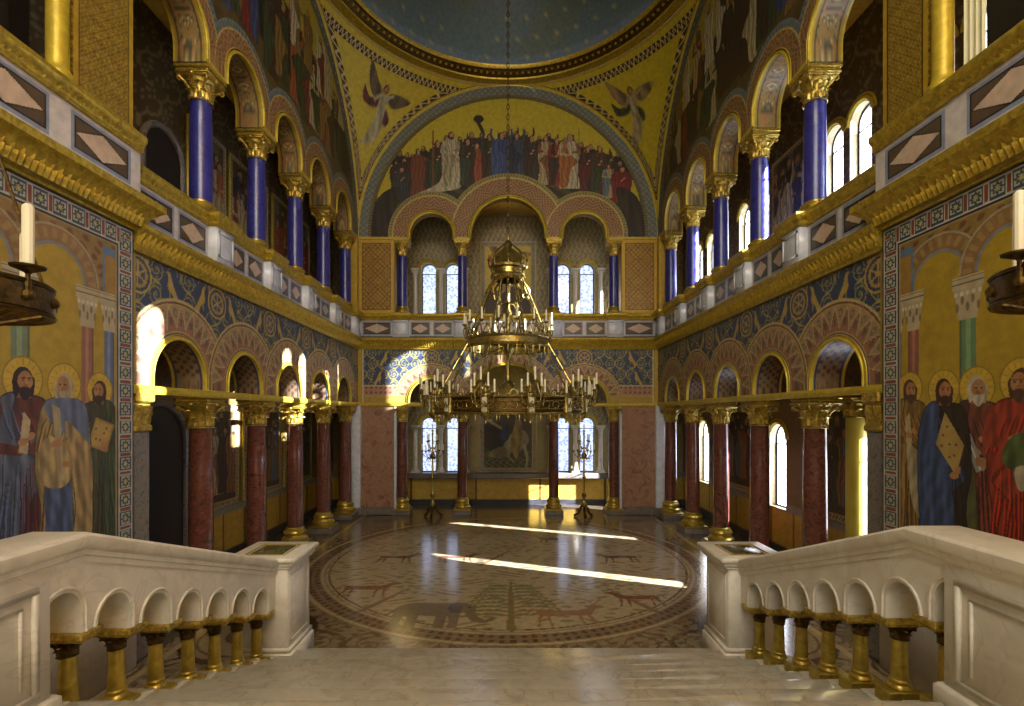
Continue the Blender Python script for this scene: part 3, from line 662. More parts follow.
# gold round pilaster, lattice panel pier at the near corner (upper)
def lattice_paint(UU, VV, p, base=(.66, .53, .15), ln=(.42, .28, .08)):
    c = np.empty(UU.shape + (3,)); c[:] = base; a = ((UU + VV) / p) % 1; b = ((UU - VV) / p) % 1
    c[(np.abs(a - .5) < .10) | (np.abs(b - .5) < .10)] = ln; d = np.hypot((a - .0 + .5) % 1 - .5, (b + .5) % 1 - .5); c[d < .17] = (.42, .27, .10); c[d < .08] = (.70, .58, .2)
    return c
for sg in (-1, 1):
    PY = 5.54 if sg < 0 else 5.74
    mb = MB(); u = np.linspace(PY + .12, 6.56, 60); v = np.linspace(7.0, 12.6, 330); UU, VV = np.meshgrid(u, v, indexing='ij'); C = lattice_paint(UU, VV, .11, (.60, .50, .17), (.47, .36, .12))
    e = np.minimum(np.minimum(UU - PY - .12, 6.56 - UU), 10); C[e < .07] = (.70, .57, .16); C[np.abs(e - .075) < .012] = (.30, .18, .06)
    mb.grid(np.stack([np.full_like(UU, sg * 4.92), UU, VV], -1), C, flip=sg > 0)
    UU, VV = np.meshgrid(np.linspace(4.92, 5.5, 30), v, indexing='ij'); mb.grid(np.stack([sg * UU, np.full_like(UU, 6.56), VV], -1), lattice_paint(UU, VV, .13)); UU, VV = np.meshgrid(np.linspace(4.92, 5.10, 10), v, indexing='ij'); mb.grid(np.stack([sg * UU, np.full_like(UU, PY + .12), VV], -1), lattice_paint(UU, VV, .13))
    struct(mb.build('wall_%s_pier' % ('left' if sg < 0 else 'right'), M_gmural))
    mb = MB(); mb.lathe([(.15, 7.0), (.15, 7.1), (.12, 7.14), (.105, 7.2), (.105, 12.6)], 24, (sg * 4.99, PY, 0))
    mb.build('x', M_goldflat)
    o = bpy.data.objects[-1] if False else [q for q in bpy.data.objects if q.name == 'x'][0]; o.name = 'round_pilaster'
    tag(o, 'round gold pilaster beside the lattice panel in the %s near gallery' % ('left' if sg < 0 else 'right'), 'pilaster')
# ------------------------------------------------------------------ columns
def capital(h, r0, rt, n=8):
    """carved leaf capital: bell, two tiers of curling leaves, corner scrolls; origin at its foot"""
    mb = MB(); mb.lathe([(r0 * 1.12, 0), (r0 * 1.18, .02 * h), (r0 * 1.12, .06 * h), (r0 * .98, .07 * h), (r0 * 1.0, .4 * h), (r0 * 1.15, .7 * h), (r0 * 1.45, .86 * h), (r0 * 1.45, .88 * h)], 20)
    for tier, (z0, z1, rr, cnt, o) in enumerate([(.07, .45, 1.02, n, 0), (.12, .72, 1.06, n, .5)]):
        for k in range(cnt):
            a = (k + o) * 2 * pi / cnt; P = np.zeros((8, 5, 3)); w = 2 * pi * r0 / cnt * .56
            for i, t in enumerate(np.linspace(0, 1, 8)):
                out = r0 * rr + (.03 + .42 * t ** 3) * r0 * (1 + .35 * tier); zz = (z0 + (z1 - z0) * (math.sin(min(t, .92) * pi / 2 / .92))) * h - (.06 * h if t > .95 else 0)
                hw = w * (.7 + .5 * math.sin(t * pi)) * (1 if i % 2 else .82) * (.45 if t > .95 else 1)
                for j, x in enumerate(np.linspace(-1, 1, 5)):
                    rad = out - .18 * r0 * abs(x) ** 1.5 + (.06 * r0 if j == 2 else 0); q = np.array([cos(a), sin(a)]) * rad + np.array([-sin(a), cos(a)]) * hw * x; P[i, j] = (q[0], q[1], zz)
            mb.grid(P)
    for k in range(4):
        a = pi / 4 + k * pi / 2; pts = []; rs = []
        for t in np.linspace(0, 1, 14):
            rad = r0 * (1.1 + .9 * t) if t < .6 else 0; pts.append(None)
        sp = []
        for t in np.linspace(0, 1, 8): sp.append((r0 * (1.15 + (rt / r0 * 1.28 - 1.15) * t ** 1.6), h * (.5 + .34 * t)))
        c = (rt * 1.20, h * .76)
        for t in np.linspace(0, 1, 12): 
            ang = pi / 2 - t * 2.6 * pi; R = .10 * h * (1 - .75 * t); sp.append((c[0] + R * cos(ang), c[1] + R * sin(ang)))
        mb.tube([(cos(a) * x, sin(a) * x, z) for x, z in sp], [.055 * h] * 8 + list(np.linspace(.05, .02, 12) * h), 6)
        # small rosette on each face
        b = k * pi / 2; mb.ball((cos(b) * rt * 1.0, sin(b) * rt * 1.0, .92 * h), .09 * h, seg=8, rings=5)
    mb.box(-rt, rt, -rt, rt, .86 * h, .93 * h, ch=.01); mb.box(-rt * 1.08, rt * 1.08, -rt * 1.08, rt * 1.08, .93 * h, h, ch=.012)
    return mb
BASE = lambda r, z, h: [(r * 1.55, z), (r * 1.62, z + .10 * h), (r * 1.62, z + .22 * h), (r * 1.5, z + .30 * h), (r * 1.32, z + .36 * h), (r * 1.28, z + .48 * h), (r * 1.36, z + .54 * h), (r * 1.42, z + .66 * h), (r * 1.34, z + .76 * h), (r * 1.14, z + .82 * h), (r * 1.12, z + .94 * h), (r, z + h)]
def low_column(r, impx, impy):
    T = thing('marble_column', (0, 0, 0), '-', 'column')
    mb = MB(); mb.box(-r * 1.85, r * 1.85, -r * 1.85, r * 1.85, 0, .15, ch=.01); mb.build('plinth', M_granite, T)
    mb = MB(); mb.box(-r * 1.7, r * 1.7, -r * 1.7, r * 1.7, .15, .21, ch=.01); mb.lathe(BASE(r, .21, .36), 32); mb.build('base', M_goldflat2, T)
    mb = MB(); mb.lathe([(r, .55), (r, .7), (r * 1.01, 1.4), (r * .97, 2.4), (r * .92, 3.10), (r * .97, 3.12), (r * .97, 3.14)], 32); mb.build('shaft', M_red, T)
    c = capital(.44, r * .92, r * 1.42); m2 = MB(); m2.merge(c, lambda V: V + np.array([0, 0, 3.10]))
    m2.build('capital', M_gold2, T, angle=60)
    m3 = MB(); m3.box(-impx, impx, -impy, impy, 3.545, 3.60, ch=.012); m3.box(-impx - .02, impx + .02, -impy - .02, impy + .02, 3.60, 3.655, ch=.012)
    m3.build('impost_block', M_gold2, T)
    return T
M_gold2 = goldm('carved gold leaf', (.82, .70, .30), (.50, .40, .14), .32, .62, 22, .5)
M_goldflat2 = goldm('burnished gilt', (.74, .64, .26), (.56, .47, .18), .30, .6, 10, .1)
def up_column(r, impx, impy):
    T = thing('blue_column', (0, 0, 6.70), '-', 'column')
    mb = MB(); mb.box(-r * 1.5, r * 1.5, -r * 1.5, r * 1.5, 6.70, 6.75, ch=.01); mb.lathe(BASE(r * .92, 6.75, .24), 28); mb.build('base', M_goldflat2, T)
    mb = MB(); mb.lathe([(r, 6.98), (r, 7.4), (r * .97, 8.2), (r * .9, 8.66), (r * .95, 8.68), (r * .95, 8.70)], 28); mb.build('shaft', M_blue, T)
    m2 = MB(); m2.merge(capital(.42, r * .9, r * 1.45), lambda V: V + np.array([0, 0, 8.66])); m2.build('capital', M_gold2, T, angle=60)
    m3 = MB(); m3.box(-impx, impx, -impy, impy, 9.075, 9.13, ch=.012); m3.box(-impx - .02, impx + .02, -impy - .02, impy + .02, 9.13, 9.195, ch=.012)
    m3.build('impost_block', M_gold2, T)
    return T
def place(T0, x, y, label, group, first):
    T = T0 if first else copy_tree(T0); T.location.x, T.location.y = x, y; T['label'] = label; T['group'] = group; return T
ordn = ['nearest the camera', 'second from the camera', 'third from the camera', 'fourth from the camera', 'fifth and farthest from the camera']
lo = low_column(.19, .27, .27); upc = up_column(.18, .27, .27)
lob = low_column(.165, .25, .20); upb = up_column(.155, .25, .20)
f1 = f2 = True
for sg, nm in ((-1, 'left'), (1, 'right')):
    for i, y in enumerate(SCOL):
        place(lo, sg * 5.28, y, 'dark red marble column with gold capital in the %s lower arcade, %s' % (nm, ordn[i]), 'red marble columns of the %s arcade' % nm, f1)
        place(upc, sg * 5.28, y, 'blue column with gold capital in the %s gallery, %s' % (nm, ordn[i]), 'blue columns of the %s gallery' % nm, f1); f1 = False
for i, x in enumerate((-3.56, -1.54, 1.54, 3.56)):
    w = ['leftmost', 'just left of the central painting', 'just right of the central painting', 'rightmost'][i]
    place(lob, x, 16.87, 'dark red marble column under the far wall arches, %s' % w, 'red marble columns of the far wall', f2)
    place(upb, x, 16.87, 'blue column with gold capital on the far wall gallery, %s' % w, 'blue columns of the far wall', f2); f2 = False
# half pilaster at the near corner with gilt capital
for sg, nm in ((-1, 'left'), (1, 'right')):
    T = thing('corner_pilaster', (sg * 5.28, 6.86, 0), 'corner pilaster with a gold capital where the %s arcade meets the saints mural wall' % nm, 'pilaster')
    mb = MB(); mb.box(sg * 5.28 - .28, sg * 5.28 + .28, 6.68, 6.98, 0, 3.1, ch=.015); mb.build('shaft', M_pilast if 'M_pilast' in globals() else M_granite, T)
    mb = MB(); mb.box(sg * 5.28 - .30, sg * 5.28 + .30, 6.68, 7.02, 3.1, 3.2, ch=.02); mb.box(sg * 5.28 - .27, sg * 5.28 + .27, 6.69, 7.0, 3.2, 3.5); leaves(mb, [(sg * 5.01, 6.98), (sg * 5.01, 6.69)] if sg < 0 else [(sg * 5.01, 6.69), (sg * 5.01, 6.98)], -1, 0, 3.2, 3.5, .1, .06); leaves(mb, [(sg * 5.28 - .27, 7.0), (sg * 5.28 + .27, 7.0)], -1, 0, 3.2, 3.5, .12, .08); mb.box(sg * 5.28 - .33, sg * 5.28 + .33, 6.68, 7.03, 3.5, 3.655, ch=.02)
    mb.build('capital', M_gold2, T)
# corner piers and pink marble panels at the far wall
mb = MB()
for sg in (-1, 1):
    mb.box(sg * 3.80, sg * 5.0, YB + .005, YB + .24, .25, 3.65, mi=0, ch=.01)
    mb.box(sg * 3.80, sg * 5.0, YB - .04, YB + .33, 0, .25, mi=1, ch=.02)
    mb.box(sg * 4.90, sg * 5.2, YB - .14, YB + .22, .25, 3.65, mi=2, ch=.02)
    mb.box(sg * 4.86, sg * 5.22, YB - .18, YB + .24, 0, .25, mi=1, ch=.02)
    mb.box(sg * 3.72, sg * 3.80, YB - .01, YB + .33, .0, 3.65, mi=2, ch=.01)
struct(mb.build('wall_back_piers', [M_pink, M_granite, M_paleblue]))
mb = MB()
for sg in (-1, 1):
    UU, VV = np.meshgrid(np.linspace(3.78, 5.0, 62), np.linspace(6.7, 9.2, 125), indexing='ij'); C = lattice_paint(UU, VV, .155, (.62, .48, .16), (.40, .27, .09))
    e = np.minimum(np.minimum(UU - 3.78, 5.0 - UU), np.minimum(VV - 6.7, 9.2 - VV)); C[e < .13] = (.72, .58, .17); C[np.abs(e - .14) < .014] = (.34, .16, .1); C[e < .03] = (.56, .44, .12)
    mb.grid(np.stack([sg * UU, np.full_like(UU, YB + .005), VV], -1), C)
    for x in (3.78, ): mb.grid(np.array([[(sg * x, YB + .005, 6.7), (sg * x, YB + .005, 9.2)], [(sg * x, YB + .33, 6.7), (sg * x, YB + .33, 9.2)]]), np.tile(np.array((.7, .56, .2)), (4, 1)))
    UU, VV = np.meshgrid(np.linspace(16.42, 16.68, 14), np.linspace(6.7, 9.2, 125), indexing='ij'); mb.grid(np.stack([np.full_like(UU, sg * 4.96), UU, VV], -1), np.tile(np.array((.70, .57, .18)), (UU.size, 1)))
    mb.grid(np.array([[(sg * 4.96, 16.42, 6.7), (sg * 4.96, 16.42, 9.2)], [(sg * 5.5, 16.42, 6.7), (sg * 5.5, 16.42, 9.2)]]), np.tile(np.array((.7, .57, .18)), (4, 1)))
struct(mb.build('wall_back_lattice', M_gmural))

# ------------------------------------------------------------------ near walls with the saints murals
def saints(sg):
    U, V = np.meshgrid(np.concatenate([np.linspace(3.0, 4.58, 60), np.linspace(4.59, 6.60, 290)]), np.linspace(1.3, 5.76, 520), indexing='ij')
    P = Paint(U, V, (.60, .50, .12)); u, v = P.U, P.V; MIR = sg
    # painted arcade
    ARC = (.50, .38, .22)
    P.mask(v > 4.84, (.50, .40, .20)); P.mask((v > 4.84) & (np.sin(u * 30 + 2 * np.sin(v * 13)) * np.sin(v * 34) > .35), (.42, .28, .16))
    cs = [5.48, 4.62, 3.7]; r = .34
    if sg > 0: cs = [5.75, 4.92, 4.0]
    for c in cs:
        P.mask((np.hypot(u - c, v - 4.85) < r + .22) & (v > 4.8), ARC); d = np.hypot(u - c, v - 4.85); th = np.arctan2(v - 4.85, u - c)
        P.mask((d < r + .22) & (v > 4.85) & (((th / .26) % 1) < .45) & (d > r + .07) & (d < r + .18), (.55, .45, .26)); P.ring(c, 4.85, r + .20, r + .225, (.56, .52, .40), 4.85); P.ring(c, 4.85, r, r + .035, (.44, .46, .48), 4.85)
        P.mask((d < r) & (v > 4.8), (.60, .50, .12)); P.rect(c - r, c + r, 1.3, 4.86, (.60, .50, .12))
    cols = [(6.20, .075, (.34, .38, .48)), (5.88, .085, (.50, .34, .27)), (5.07, .10, (.40, .45, .34)), (4.15, .1, (.30, .36, .52))]
    if sg > 0: cols = [(6.36, .075, (.28, .33, .50)), (6.1, .08, (.50, .32, .26)), (5.38, .10, (.36, .46, .32)), (4.35, .1, (.5, .3, .24))]
    P.rect(6.1, 6.34, 4.74, 5.4, (.34, .42, .50)); P.rect(6.14, 6.30, 4.80, 5.3, (.55, .42, .16))
    for x, w, c in cols:
        P.rect(x - w, x + w, 1.3, 4.4, c); P.rect(x - w * .35, x + w * .2, 1.3, 4.4, tuple(min(1, q * 1.25) for q in c)); P.rect(x + w * .7, x + w, 1.3, 4.4, tuple(q * .75 for q in c))
        P.poly([(x - w * 1.1, 4.36), (x + w * 1.1, 4.36), (x + w * 1.3, 4.52), (x + w * 1.75, 4.70), (x - w * 1.75, 4.70), (x - w * 1.3, 4.52)], (.62, .57, .45), smooth=False)
        for q in range(5): P.ell(x + (q - 2) * w * .62, 4.50 + .08 * (q % 2), w * .2, .05, (.46, .38, .28)); P.ell(x + (q - 2) * w * .7, 4.65, w * .24, .025, (.72, .68, .56))
        P.rect(x - w * 1.9, x + w * 1.9, 4.70, 4.84, (.64, .59, .46)); P.rect(x - w * 1.9, x + w * 1.9, 4.75, 4.77, (.42, .36, .26)); P.rect(x - w * 1.9, x + w * 1.9, 4.81, 4.82, (.42, .36, .26))
    F = P.figure; H = (.70, .58, .18); sk = (.60, .42, .26)
    if sg < 0:
        F(4.35, 1.62, 2.1, RED, GRN, halo=H, seed=3, beard=(.3, .2, .1), face=1)
        F(6.06, 1.80, 1.98, (.24, .22, .10), (.22, .27, .13), hair=(.24, .14, .07), beard=(.22, .13, .06), halo=H, face=-1, hold='book', seed=1, skin=sk)
        F(5.10, 1.62, 2.24, (.36, .13, .07), (.28, .32, .42), hair=(.13, .07, .04), beard=(.15, .08, .04), halo=H, face=1, seed=2, hold='scroll', skin=sk, lower=(.30, .09, .05))
        F(5.58, 1.62, 2.22, (.52, .42, .20), None, hair=(.60, .55, .42), beard=(.56, .50, .38), halo=H, face=-1, seed=5, skin=sk, sx=1.0, arms='none')
        P.poly([(5.33, 3.45), (5.6, 3.52), (5.86, 3.42), (5.9, 2.9), (5.75, 3.1), (5.5, 3.15)], (.30, .36, .50), fold=.15, k=50); P.poly([(5.36, 2.6), (5.62, 2.7), (5.68, 2.2), (5.62, 1.5), (5.28, 1.5), (5.34, 2.1)], (.22, .29, .47), fold=.28, k=60, seed=2)
        P.poly([(5.58, 3.25), (5.74, 3.15), (5.93, 2.9), (5.95, 2.3), (5.9, 1.5), (5.62, 1.5), (5.72, 2.2), (5.66, 2.8)], (.58, .46, .26), fold=.26, k=60, seed=4)
        P.poly([(5.3, 2.62), (5.27, 2.95), (5.42, 3.1), (5.66, 2.85), (5.66, 2.62), (5.5, 2.52)], (.60, .50, .30), fold=.25, k=55, seed=1)
        P.poly([(5.50, 2.6), (5.58, 2.6), (5.52, 3.4), (5.42, 3.45)], (.62, .54, .38), smooth=False, fold=.1, k=60)
        P.ell(5.46, 3.02, .06, .035, sk, .5); P.ell(5.60, 2.78, .055, .035, sk, -.2)
        for q in range(4): P.line([(5.45 + q * .018, 3.04 - q * .02), (5.53 + q * .008, 3.07 - q * .02)], .009, sk)
    else:
        F(6.16, 1.80, 2.0, (.46, .33, .10), (.50, .37, .13), hair=(.30, .20, .12), beard=(.28, .18, .1), halo=H, face=-1, hold='scroll', seed=1, skin=sk)
        P.poly([(6.1, 2.95), (6.2, 2.9), (6.13, 2.3), (6.0, 2.1), (6.02, 2.6)], (.56, .52, .40), fold=.2, k=60)
        F(5.28, 1.66, 2.12, (.42, .19, .13), (.30, .14, .09), hair=(.60, .58, .52), beard=(.62, .60, .55), halo=H, face=-1, hold='blade', seed=4, skin=sk)
        P.poly([(5.30, 2.7), (5.40, 2.7), (5.44, 1.5), (5.26, 1.5)], (.30, .31, .15), fold=.2, k=60)
        F(5.68, 1.64, 2.14, (.17, .11, .07), (.15, .24, .44), hair=(.24, .13, .07), beard=(.22, .12, .06), halo=H, face=-1, seed=6, skin=sk, arms='none', lower=(.15, .10, .07))
        P.poly([(5.74, 3.44), (5.92, 3.36), (5.98, 2.9), (5.95, 2.1), (5.97, 1.5), (5.58, 1.5), (5.54, 2.2), (5.62, 2.7), (5.76, 3.0)], (.16, .25, .45), fold=.28, k=55, seed=3)
        P.poly([(5.78, 3.0), (5.52, 2.66), (5.42, 3.0), (5.66, 3.36)], (.60, .50, .26), smooth=False)
        for a, b in ((5.6, 3.0), (5.68, 3.1), (5.54, 2.88), (5.63, 3.2), (5.7, 2.98), (5.52, 3.0), (5.6, 2.86)): P.ell(a, b, .018, .014, (.40, .26, .12))
        P.ell(5.54, 2.66, .06, .04, sk, -.2)
        for q in range(4): P.line([(5.53, 2.68 + q * .018), (5.47, 2.70 + q * .02)], .009, sk)
        F(4.82, 1.62, 2.2, (.58, .15, .06), (.62, .18, .08), hair=(.28, .15, .07), beard=(.3, .18, .1), halo=H, face=1, seed=7, skin=sk, arms='front'); P.poly([(4.72, 3.1), (4.84, 3.16), (4.98, 3.02), (5.0, 2.86), (4.88, 2.78), (4.74, 2.84)], (.26, .34, .14), fold=.25, k=50); P.poly([(4.74, 2.84), (4.88, 2.8), (4.84, 2.6), (4.72, 2.66)], (.58, .54, .44), fold=.2, k=50)
        F(4.3, 1.62, 2.1, BLU, OCH, halo=H, seed=9, beard=(.4, .35, .3), skin=sk)
    # border: white mosaic band with stars, right edge (far) and top
    d = np.minimum(6.60 - u, 5.76 - v); al = np.where((6.60 - u) < (5.76 - v), v, u)
    P.mask(d < .30, (.55, .48, .32)); P.mask(d < .275, (.10, .11, .14)); P.mask(d < .255, (.66, .65, .60))
    x = (al / .235) % 1; y = (d - .135) / .235; cx = (x - .5)
    cell = (np.abs(x - .5) < .36) & (d < .235) & (d > .035); P.mask(cell, (.20, .25, .28)); rr = np.hypot(cx, y); th = np.arctan2(y, cx)
    P.mask(cell & (np.abs(cx) < .30) & (np.abs(y) < .30), (.62, .62, .56)); P.mask(cell & (rr < .25 + .05 * np.cos(8 * th)), (.16, .22, .24)); P.mask(cell & (rr < .12 + .05 * np.cos(8 * th)), (.66, .62, .42))
    P.mask((d < .225) & (d > .045) & (np.abs(((al / .235) % 1 + .5) % 1 - .5) < .085), (.46, .22, .10))
    P.mask(d < .02, (.1, .1, .12)); P.mask(v < 1.5, (.4, .36, .3))
    mb = MB(); mb.grid(np.stack([np.full_like(U, sg * 4.945), U, V], -1), P.out(), flip=sg > 0)
    for yy in (3.0, 6.60): mb.grid(np.array([[(sg * 4.945, yy, 1.3), (sg * 4.945, yy, 5.76)], [(sg * 4.966, yy, 1.3), (sg * 4.966, yy, 5.76)]]), np.tile(np.array((.5, .45, .3)), (4, 1)))
    nm = 'left' if sg < 0 else 'right'
    tag(mb.build('mosaic_mural', M_mural), {-1: 'gold ground mural of robed haloed figures before painted columns on the near left wall', 1: 'gold ground mural of haloed figures in blue, brown and red on the near right wall'}[sg], 'mural')
    mb = MB(); mb.box(sg * 4.97, sg * 5.56, -1.0, 6.62, 0, 6.22, mi=0); struct(mb.build('wall_%s_near' % nm, [M_ochre, M_white], smooth=False)); mb = MB(); mb.box(sg * 4.90, sg * 4.968, 1.0, 6.615, 0, 1.3, ch=.02); struct(mb.build('baseboard_%s' % nm, M_white, smooth=False))
saints(-1); saints(1)

# ------------------------------------------------------------------ outer walls with windows, floors and ceilings of the aisles
def outer(name, frame, u0, u1, z0, z1, wins, colf, th=.35, flip=False, step=.06):
    """wins: (centre, r, sill, springing); returns the wall with its reveals"""
    mb = MB(); wins = sorted(wins); us = [u0]; lo_ = [z0]; 
    segs = []; x = u0
    for c, r, zs, zp in wins: segs.append(('s', x, c - r)); segs.append(('w', c, r, zs, zp)); x = c + r
    segs.append(('s', x, u1))
    def panel(U, L, T):
        n = max(3, int((T.max() - L.min()) / step)); t = np.linspace(0, 1, n); UU = np.repeat(U[:, None], n, 1); VV = L[:, None] + (T - L)[:, None] * t; mb.grid(frame(UU, VV, 0 * UU), colf(UU, VV), flip=flip)
    for s in segs:
        if s[0] == 's':
            U = np.linspace(s[1], s[2], max(2, int((s[2] - s[1]) / step))); panel(U, np.full(len(U), z0), np.full(len(U), z1))
        else:
            _, c, r, zs, zp = s; t = np.linspace(pi, 0, 25); U = c + r * np.cos(t)
            panel(U, np.full(25, z0), np.full(25, zs)); panel(U, zp + r * np.sin(t), np.full(25, z1))
            U2 = np.concatenate([[c - r], U, [c + r, c - r]]); V2 = np.concatenate([[zs], zp + r * np.sin(t), [zs, zs]])
            W = np.array([[0, th]]).repeat(len(U2), 0); mb.grid(frame(U2[:, None].repeat(2, 1), V2[:, None].repeat(2, 1), W), np.tile(np.array((.62, .55, .38)), (len(U2) * 2, 1)), flip=not flip)
    # outer skin so the wall has a thickness
    for s in segs:
        if s[0] == 's': U = np.array([s[1], s[2]]); L = np.full(2, z0); T = np.full(2, z1); parts = [(U, L, T)]
        else:
            _, c, r, zs, zp = s; t = np.linspace(pi, 0, 25); U = c + r * np.cos(t); parts = [(U, np.full(25, z0), np.full(25, zs)), (U, zp + r * np.sin(t), np.full(25, z1))]
        for U, L, T in parts: mb.grid(frame(U[:, None].repeat(2, 1), np.stack([L, T], 1), np.full((len(U), 2), th)), np.tile(np.array((.6, .58, .5)), (len(U) * 2, 1)), flip=not flip)
    return struct(mb.build(name, M_wall))
n_win = [0]
def window(frame, c, r, zs, zp, w=.17, trim_=True, bars=True, deep=0):
    n_win[0] += 1
    mb = MB(); t = np.linspace(pi, 0, 25); U = np.concatenate([[c - r], c + r * np.cos(t), [c + r], [c - r]]); V = np.concatenate([[zs], zp + r * np.sin(t), [zs], [zs]])
    mb.tube(frame(U[:-1], V[:-1], np.full(len(U) - 1, w)), .022, 6); mb.tube(frame(np.array([c - r, c + r]), np.array([zs + .015, zs + .015]), np.array([w, w])), .022, 6)
    if bars:
        zb = zp - .12; mb.tube(frame(np.array([c - r, c + r]), np.array([zb, zb]), np.array([w, w])), .016, 6)
        for q in (-.93, .93): mb.tube(frame(np.array([c + q * r] * 2), np.array([zs, zb]), np.array([w - .01, w - .01])), .018, 6)
    W = struct(mb.build('window_%d' % n_win[0], M_iron))
    g = MB(); t = np.linspace(pi, 0, 17); U = c + r * np.cos(t); T = zp + r * np.sin(t)
    g.grid(frame(U[:, None].repeat(2, 1), np.stack([np.full(17, zs), T], 1), np.full((17, 2), w + .02))); g.grid(frame(U[:, None].repeat(2, 1), np.stack([np.full(17, zs), T], 1), np.full((17, 2), w + .026)), flip=True)
    go = g.build('pane', M_glass, W, smooth=False)
    if trim_:
        a = MB(); t = np.linspace(pi, 0, 25)
        for rr, k in ((r + .05, .04), (r + .12, .022)):
            a.tube(frame(c + rr * np.cos(t), zp + rr * np.sin(t), np.full(25, -.01)), k, 6)
        a.build('surround', M_goldflat, W)
    return W
def sidefr(sg): return lambda u, v, w: np.stack([sg * (XO + w + 0 * u), u + 0 * v + 0 * w, v + 0 * u + 0 * w], -1)
recf = lambda u, v, w: np.stack([u + 0 * v + 0 * w, YR + w + 0 * u + 0 * v, v + 0 * u + 0 * w], -1)
def aisle_col(low):
    def f(UU, VV):
        P = Paint(UU, VV, (.44, .34, .16) if low else (.30, .23, .12)); u, v = P.U, P.V
        if low:
            P.mask(v < 1.08, (.72, .58, .22)); P.mask((v < 1.08) & (np.abs((u / .95) % 1 - .5) > .46), (.36, .24, .1)); P.mask((v > 1.08) & (v < 1.24), (.52, .50, .46)); P.mask(v < .22, (.22, .20, .2))
            P.mask((v > 3.65), (.42, .30, .2)); P.mask((v > 3.75) & (np.sin(u * 30) * np.sin(v * 30) > .2), (.24, .26, .30))
        else:
            a, lf = spiral(u, v, .55, .11); P.mask(a & (v > 7), (.48, .42, .28)); P.mask(v < 6.9, (.5, .4, .2))
        return P.out()
    return f
WR_low = [(8.66, .36, 1.1, 2.75), (12.05, .36, 1.1, 2.75), (16.62, .42, 1.1, 2.72)]
WR_up = [(2.45, .30, 7.1, 8.8), (6.75, .28, 7.1, 8.8), (7.60, .26, 7.1, 8.8), (9.22, .28, 7.1, 8.8), (9.98, .28, 7.1, 8.8), (12.75, .30, 7.1, 8.8), (13.75, .30, 7.1, 8.8), (16.0, .30, 7.1, 8.8), (17.0, .30, 7.1, 8.8)]
outer('wall_right_aisle', sidefr(1), 4.0, YR + .3, 0, 5.7, WR_low, aisle_col(True), flip=True)
outer('wall_right_gallery', sidefr(1), -1.0, YR + .3, 5.7, 11.0, WR_up, aisle_col(False), flip=True)
outer('wall_left_aisle', sidefr(-1), 4.0, YR + .3, 0, 5.7, [], aisle_col(True), flip=False)
outer('wall_left_gallery', sidefr(-1), -1.0, YR + .3, 5.7, 11.0, [], aisle_col(False), flip=False)
for w in WR_low + WR_up: window(sidefr(1), *w)
BW_low = [(-2.95, .28, 1.2, 2.95), (-2.02, .28, 1.2, 2.95), (2.02, .28, 1.2, 2.95), (2.95, .28, 1.2, 2.95)]
BW_up = [(-2.95, .27, 6.5, 8.72), (-2.05, .27, 6.5, 8.72), (2.05, .27, 6.5, 8.72), (2.95, .27, 6.5, 8.72)]
def rec_col(low):
    def f(UU, VV):
        P = Paint(UU, VV, (.58, .52, .34)); u, v = P.U, P.V
        if low:
            P.mask(v < 1.0, (.74, .60, .22)); P.mask((v < 1.0) & (np.abs(((u + 1.2) / 2.4) % 1 - .5) > .485), (.3, .2, .08)); P.mask((v > 1.0) & (v < 1.2), (.50, .48, .44)); P.mask(v < .2, (.20, .20, .22))
        P.mask((np.abs(u) < 1.4) & (v > 3.8) & (v < 5.2), (.72, .64, .30)) if low else None  # paler gold stands in for sunlight on the wall behind the central arch
        P.mask((((np.abs(u) > 1.4) & (v > 3.0)) if low else (v > 6.0)) & (np.sin(u * 34 + 2 * np.sin(v * 21)) * np.sin(v * 37) > .15), (.42, .36, .27))
        for c, r, zs, zp in (BW_low if low else BW_up):
            d = np.hypot(u - c, np.maximum(v - zp, 0)); P.mask((d < r + .16) & (v > zs), (.56, .50, .30)); P.mask((np.abs(d - r - .13) < .02) & (v > zs), (.3, .22, .1))
        return P.out()
    return f
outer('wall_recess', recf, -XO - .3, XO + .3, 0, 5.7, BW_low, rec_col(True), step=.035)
outer('wall_recess_upper', recf, -XO - .3, XO + .3, 5.7, 11.0, BW_up, rec_col(False), step=.035)
for w in BW_low + BW_up: window(recf, *w, trim_=True)
# pale colonnettes between the far windows
def colonnette(r, z0, z1, mt):
    T = thing('window_colonnette', (0, 0, z0), '-', 'column')
    mb = MB(); mb.box(-r * 1.7, r * 1.7, -r * 1.7, r * 1.7, z0, z0 + .06, ch=.01); mb.lathe(BASE(r, z0 + .06, .14), 16); mb.build('base', M_white, T)
    mb = MB(); mb.lathe([(r, z0 + .2), (r * .92, z1 - .3)], 16); mb.build('shaft', M_white, T)
    m = MB(); m.merge(capital(.24, r * .92, r * 1.45, 6), lambda V: V + np.array([0, 0, z1 - .30])); m.box(-r * 1.8, r * 1.8, -r * 1.8, r * 1.8, z1 - .06, z1, ch=.008); m.build('capital', M_white, T)
    return T
for lv, (z0, z1, z) in enumerate(((1.2, 2.95, 'ground floor'), (6.5, 8.72, 'gallery'))):
    c0 = colonnette(.085, z0, z1, M_white); first = True
    for x in (-3.42, -2.48, -1.56, 1.56, 2.48, 3.42):
        sd = 'left' if x < 0 else 'right'; w = 'between' if abs(x) == 2.48 else ('outside' if abs(x) > 3 else 'inside')
        T = place(c0, x, YR - .14, 'slim pale colonnette %s the two %s far windows on the %s' % (w, z, sd), 'colonnettes of the far windows', first); first = False
mb = MB(); mb.box(-3.7, 3.7, YR - .32, YR, 1.0, 1.2, ch=.02); struct(mb.build('trim_sill', M_granite))
mb = MB(); mb.box(-3.7, 3.7, YR - .32, YR, 6.3, 6.5, ch=.02); struct(mb.build('trim_sill_upper', M_granite))
